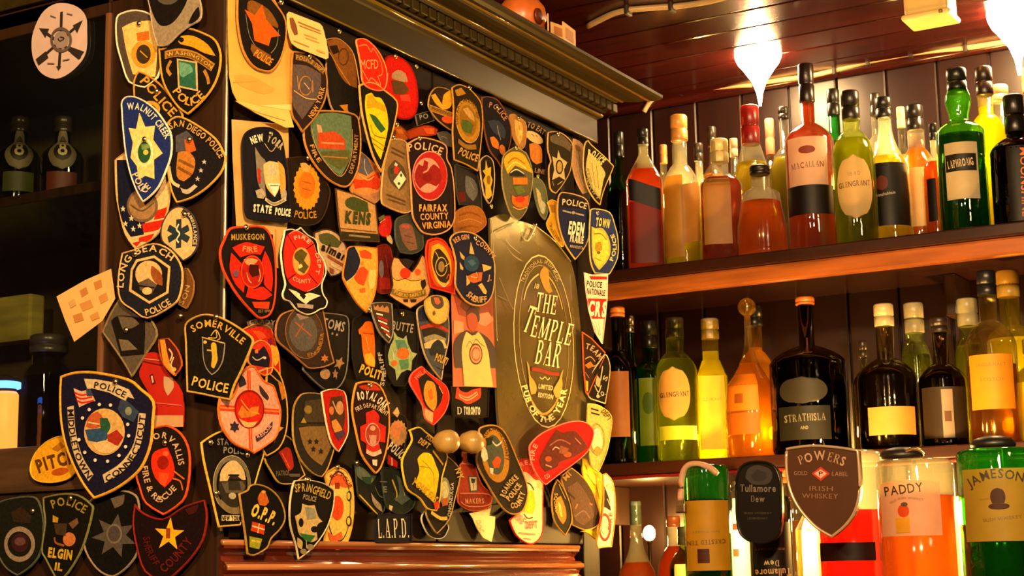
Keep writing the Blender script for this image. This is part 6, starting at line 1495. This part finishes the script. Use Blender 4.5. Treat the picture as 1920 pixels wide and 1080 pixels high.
U = dict(zb=SH3, group=LS)
bottle('cut glass decanter with orange liquor at the bottom left of the shelves', 1191, 944, 72, 3.04, kind='decanter', gcol=CL, lcol='#d85c10', fill=.62, neck=.30, hb=.56, hs=.80, cap='#5a6a58', caph=.14, capw=1.0, scat=.5, **U)
bottle('orange liquor bottle with a clear neck beside the cut glass decanter', 1262, 972, 66, 3.10, gcol=CL, lcol='#d84c0c', fill=.80, neck=.34, hb=.62, hs=.80, cap='#8c4a24', caph=.06, scat=.5, **U)
bottle('olive green bottle partly behind the yellow hanging label', 1284, 992, 62, 2.98, gcol='#8c9c3c', lcol='#5c6c14', fill=.7, neck=.40, hb=.70, hs=.84, cap='#2c2a1c', labels=[('#e0dc80', 1262, 1300, 1058, 1120)], **U)
bottle('bottle with a brilliant white label between the two hanging black labels', 1380, 905, 52, 2.92, gcol=CL, lcol='#e8c870', fill=.7, neck=.36, hb=.72, hs=.84, cap='#1c1814', caph=.05, scat=.6, labels=[('#f2e6cc', 1358, 1400, 935, 1120), ('#4c2c18', 1370, 1382, 982, 994), ('#8c3c18', 1370, 1380, 1030, 1044)], **U)
bottle('clear necked bottle of amber spirit behind the shield shaped plaque', 1482, 884, 64, 2.90, gcol=CL, lcol='#d87c14', fill=.74, neck=.40, hb=.80, hs=.88, cap='#a83c20', caph=.06, scat=.6, **U)
bottle('bottle with a brilliant white shoulder label under the shield shaped plaque', 1522, 930, 66, 2.84, kind='cone', gcol=CL, lcol='#e8c890', fill=.8, neck=.30, hb=.80, hs=.94, cap='#8c4a24', scat=.6, labels=[('#f2ead4', 1500, 1556, 962, 1120)], **U)
bottle('bottle with a brilliant white label between the two largest hanging bottles', 1802, 936, 62, 2.80, gcol=CL, lcol='#e8d8a0', fill=.8, neck=.50, hb=.86, hs=.93, cap='#e8dcb8', scat=.6, labels=[('#f2ead4', 1776, 1826, 965, 1120)], **U)

# ------------------------------------------------------------------ upside down bottles on the dispenser rail
rail = thing('dispenser_rail', 'steel dispenser rail that carries the upside down bottles, below the frame', 'rail', Matrix.Translation((-.6, 2.38, 1.13)))
new_obj('bar', tube_mesh([(-.55, .05, 0), (.65, .05, 0)], .012, 10), STEEL, rail)
for x in (-.42, -.2, .02, .3, .55):
    new_obj('clamp', box_mesh(x - .014, x + .014, -.02, .06, -.016, .016, .003), STEEL, rail)
    new_obj('post', tube_mesh([(x, .05, -.01), (x, .05, -1.12)], .008, 8), STEEL, rail) if x in (-.42, .55) else None
for a_, k_ in sorted(QUEUE, key=lambda q: q[0][4]):
    build_bottle(*a_, **k_)
bottle = build_bottle
OB = dict(zb=1.16, flip=True, group='upside down bottles on the dispenser rail')
b1 = bottle('green upside down bottle with a gold label printed upside down', 1322, 872, 86, 2.36, gcol='#2c7a2c', lcol='#1c5c1c', fill=.85, neck=.34, hb=.66, hs=.80, cap='#8c7430', scat=.4,
       labels=[('#c48c1a', 1282, 1362, 940, 1070, '', (('CRESTED TEN', '#4c300c', ((1354, 1012), (1284, 1015)), 8, True), ('IRISH WHISKEY', '#8c6418', ((1344, 996), (1294, 996)), 4))), ('#4c1c0c', 1302, 1324, 1030, 1056)], **OB)
t = thing('bottle_bracket', 'pale curved bracket strap over the gold labelled green bottle', 'bracket', Matrix.Translation(at_y(1300, 900, 2.33)))
m0 = t.matrix_world.translation
new_obj('strap', tube_mesh([at_y(q.x, q.y, 2.33) - m0 for q in smooth_open(PX(0, "1276,938 1277,910 1281,885 1292,872 1312,871 1332,878 1345,889"), 4)], [.005] * 24 + [.004], 8), paint('#c09474', .35), t)
new_obj('hinge', box_mesh(-.008, .008, -.008, .010, -.034, -.020, .002), STEEL, t).location = at_y(1278, 920, 2.33) - m0
b2 = bottle('black labelled upside down bottle below the black oval plaque', 1444, 930, 74, 2.40, gcol='#3c3420', lcol='#241408', fill=.6, neck=.34, hb=.70, hs=.84, cap='#1a1614',
       labels=[('#16110e', 1410, 1478, 980, 1100, '', (('Tullamore', '#b88c4c', ((1475, 1066), (1411, 1068)), 13, True), ('Dew', '#b89c5c', ((1455, 1051), (1427, 1052)), 11, True), ('IRISH WHISKEY', '#6c5434', ((1466, 1028), (1412, 1028)), 4)))], **OB)


def plaque(label, px_pts, Y, th, col, edge, items, name='tap_plaque'):
    op = smooth_closed(PX(0, px_pts), 4)
    W3 = [at_y(q.x, q.y, Y) for q in op]
    c = sum(W3, Vector()) / len(W3)
    t = thing(name, label, 'sign', Matrix.Translation(c))
    P = [Vector((w.x - c.x, w.z - c.z)) for w in W3]
    v, f = fill2d(P, 0)
    n = len(P)
    vs = [(p.x, 0, p.y) for p in v] + [(p.x, 0, p.y) for p in P] + [(p.x, th, p.y) for p in P] + [(p.x, th, p.y) for p in v]
    k = len(v)
    fs = f + [[k + i, k + (i + 1) % n, k + n + (i + 1) % n, k + n + i] for i in range(n)] + [[q + k + 2 * n for q in fc][::-1] for fc in f]
    new_obj('board', mesh(vs, fs), paint(col, .30, .12, 30), t)
    new_obj('rim', tube_mesh([(p.x, -.0005, p.y) for p in P], .0022, 6, True), paint(edge, .22, .1, 30, None, 0, .5), t)

    def L(q, h):
        w = at_y(q.x, q.y, Y)
        return (w.x - c.x, -h, w.z - c.z)
    for it in items:
        if it[0] == 't':
            V, Fc = lay_text(it[2], smooth_open(PX(0, it[4]), 5), it[3], it[5] if len(it) > 5 else False, .01)
            o = new_obj('lettering', mesh([L(q, .0008) for q in V], Fc), paper(it[1]), t)
        else:
            Q = PX(0, it[2])
            if it[0] == 'f':
                Q = smooth_closed(Q, 3)
            q2 = [Vector((w.x - c.x, w.z - c.z)) for w in (at_y(q.x, q.y, Y) for q in Q)]
            v, f = fill2d(q2, 0)
            new_obj('emblem', mesh([(p.x, -it[3], p.y) for p in v], f), paper(it[1]), t)
    return t


plaque('black oval plaque with grey lettering on the dispenser rail', "1422,866 1448,872 1461,895 1464,930 1464,980 1455,1008 1424,1018 1396,1008 1384,985 1381,930 1382,895 1394,872", 2.31, .012, '#0a0807', '#221e1b',
       [('f', '#2a2422', "1420,872 1444,880 1448,896 1438,908 1412,908 1398,896 1402,880", .0004), ('f', '#16110f', "1420,880 1436,886 1438,896 1428,902 1414,902 1408,892", .0006), ('t', '#6e6254', 'Tullamore', 13, "1388,922 1455,922", True), ('t', '#6e6254', 'Dew', 12, "1408,941 1434,941", True), ('t', '#3a322c', 'IRISH WHISKEY', 4, "1396,964 1448,964"), ('t', '#3a322c', 'LEGENDARY', 4, "1402,974 1440,974")])
plaque('brown shield shaped plaque with pale lettering and a red diamond', "1475,842 1520,836 1570,839 1608,845 1611,880 1612,920 1603,958 1585,985 1560,1006 1530,988 1500,955 1482,920 1475,880", 2.28, .014, '#4a2a16', '#d8b890',
       [('t', '#b08868', 'POWERS', 17, "1500,872 1540,862 1582,874", True), ('t', '#8c6248', 'GOLD', 8, "1489,891 1514,891"), ('t', '#8c6248', 'LABEL', 8, "1560,892 1590,893"), ('p', '#b8200f', "1539,875 1556,888 1539,902 1522,888", .0005), ('p', '#d8a080', "1539,880 1551,888 1539,897 1527,888", .0008), ('t', '#5c2014', 'P', 8, "1536,892 1543,892"), ('t', '#7c563c', 'IRISH', 9, "1518,920 1562,921"), ('t', '#7c563c', 'WHISKEY', 9, "1504,934 1572,935")])
b3 = bottle('upside down bottle of red liquor with a dark band, behind the shield plaque', 1588, 846, 122, 2.40, gcol=CL, lcol='#e0200c', fill=.76, neck=.30, hb=.84, hs=.93, cap='#241a14', scat=.6, labels=[('#1c0c0a', 1530, 1630, 1018, 1052)], **OB)
b4 = bottle('clear upside down bottle of orange whiskey with a cream label, second from the right', 1714, 862, 140, 2.34, gcol=CL, lcol='#ec6c10', fill=.85, neck=.30, hb=.86, hs=.94, cap='#241a14', scat=.6,
       labels=[('#d8aa84', 1650, 1756, 903, 1006, 'a', (('PADDY', '#3a2018', ((1659, 931), (1727, 925)), 17), ('OLD IRISH WHISKEY', '#8c6444', ((1668, 946), (1690, 938), (1726, 942)), 4), )), ('#d84c10', 1680, 1700, 948, 972, 'o'), ('#5c5040', 1686, 1698, 944, 952, 'o'), ('#e0a020', 1676, 1700, 972, 1000)], **OB)
b5 = bottle('green upside down bottle with a large gold label at the bottom right corner', 1868, 842, 142, 2.33, gcol='#2c9a30', lcol='#146c1a', fill=.86, neck=.30, hb=.86, hs=.94, cap='#241a14', scat=.5,
       labels=[('#b8902c', 1806, 1932, 882, 1016, '', (('JAMESON', '#3a2c14', ((1818, 916), (1860, 900), (1910, 908)), 17), ('IRISH WHISKEY', '#7c5c1c', ((1838, 980), (1904, 974)), 6), ('TRIPLE DISTILLED', '#8c6c24', ((1834, 940), (1850, 939)), 3))), ('#4c2410', 1852, 1878, 918, 952, 'o'), ('#4c2410', 1848, 1884, 946, 958, 'o')], **OB)
t = thing('wire_loop', 'bent brass wire loop over the cream labelled hanging bottle', 'wire', Matrix.Translation(at_y(1715, 850, 2.3)))
m0 = t.matrix_world.translation
new_obj('wire', tube_mesh([at_y(q.x, q.y, 2.3) - m0 for q in smooth_open(PX(0, "1698,845 1712,841 1726,844 1734,852 1730,860"), 4)], .0022, 8), BRASS, t)
for px_, py_, lab in ((1690, 856, 'dark rubber foot holder over the cream labelled hanging bottle'), (1862, 835, 'dark rubber foot holder over the bottom right green bottle')):
    q = at_y(px_, py_, 2.36)
    t = thing('bottle_holder', lab, 'holder', Matrix.Translation(q))
    new_obj('pad', lathe_mesh([(.012, -.004), (.030, -.004), (.032, .002), (.026, .009), (.012, .013)], 20), paint('#1a1410', .4), t)
    new_obj('arm', tube_mesh([(0, 0, .01), (0, .06, .015), (0, .08, -.25)], .004, 8), STEEL, t)

# ------------------------------------------------------------------ things behind the cabinet's glass
for px_, lab, lc in ((38, 'beer bottle with a round number eight label behind the glass, further from the patches', '#4a5428'), (119, 'beer bottle with a round number eight label behind the glass, nearer the patches', '#6e3020')):
    dg = bottle(lab, px_, 226, 76, 1.72, SH1, gcol='#3c4a24', lcol='#1c200c', base=418, fill=.5, neck=.36, hb=.62, hs=.76, cap='#2c2418', name='beer_bottle', group='round label beer bottles behind the glass',
           labels=[('#7a7050', px_ - 26, px_ + 26, 242, 326, 'o'), ('#2c2010', px_ - 17, px_ + 17, 258, 310, 'o', (('8', '#b0a478', ((px_ - 9, 300), (px_ + 9, 300)), 30),)), (lc, px_ - 26, px_ + 26, 330, 366)])
bottle('clear jar with a lid on the cabinet floor behind the glass', 92, 635, 84, 1.73, 1.52, gcol='#8c94a0', lcol='#2c2c38', fill=.7, neck=.7, hb=.7, hs=.8, cap='#3c3830', name='glass_jar', cat='jar')
q = at_y(8, 800, 1.62)  # glowing solid added to imitate a screen's reflection in the glass
t = thing('screen_glimmer', 'small orange lantern with a blue ring, imitating a screen reflection behind the glass', 'glimmer', Matrix.Translation((q.x, 1.62, 1.52)))
new_obj('orange_glimmer', lathe_mesh([(.015, .004), (.018, .008), (.018, .092), (.015, .096)], 24), glow('#e0702c', 3), t)
new_obj('blue_glimmer', lathe_mesh([(.017, .100), (.0205, .101), (.0205, .109), (.017, .110)], 24), glow('#3c78ff', 8), t)
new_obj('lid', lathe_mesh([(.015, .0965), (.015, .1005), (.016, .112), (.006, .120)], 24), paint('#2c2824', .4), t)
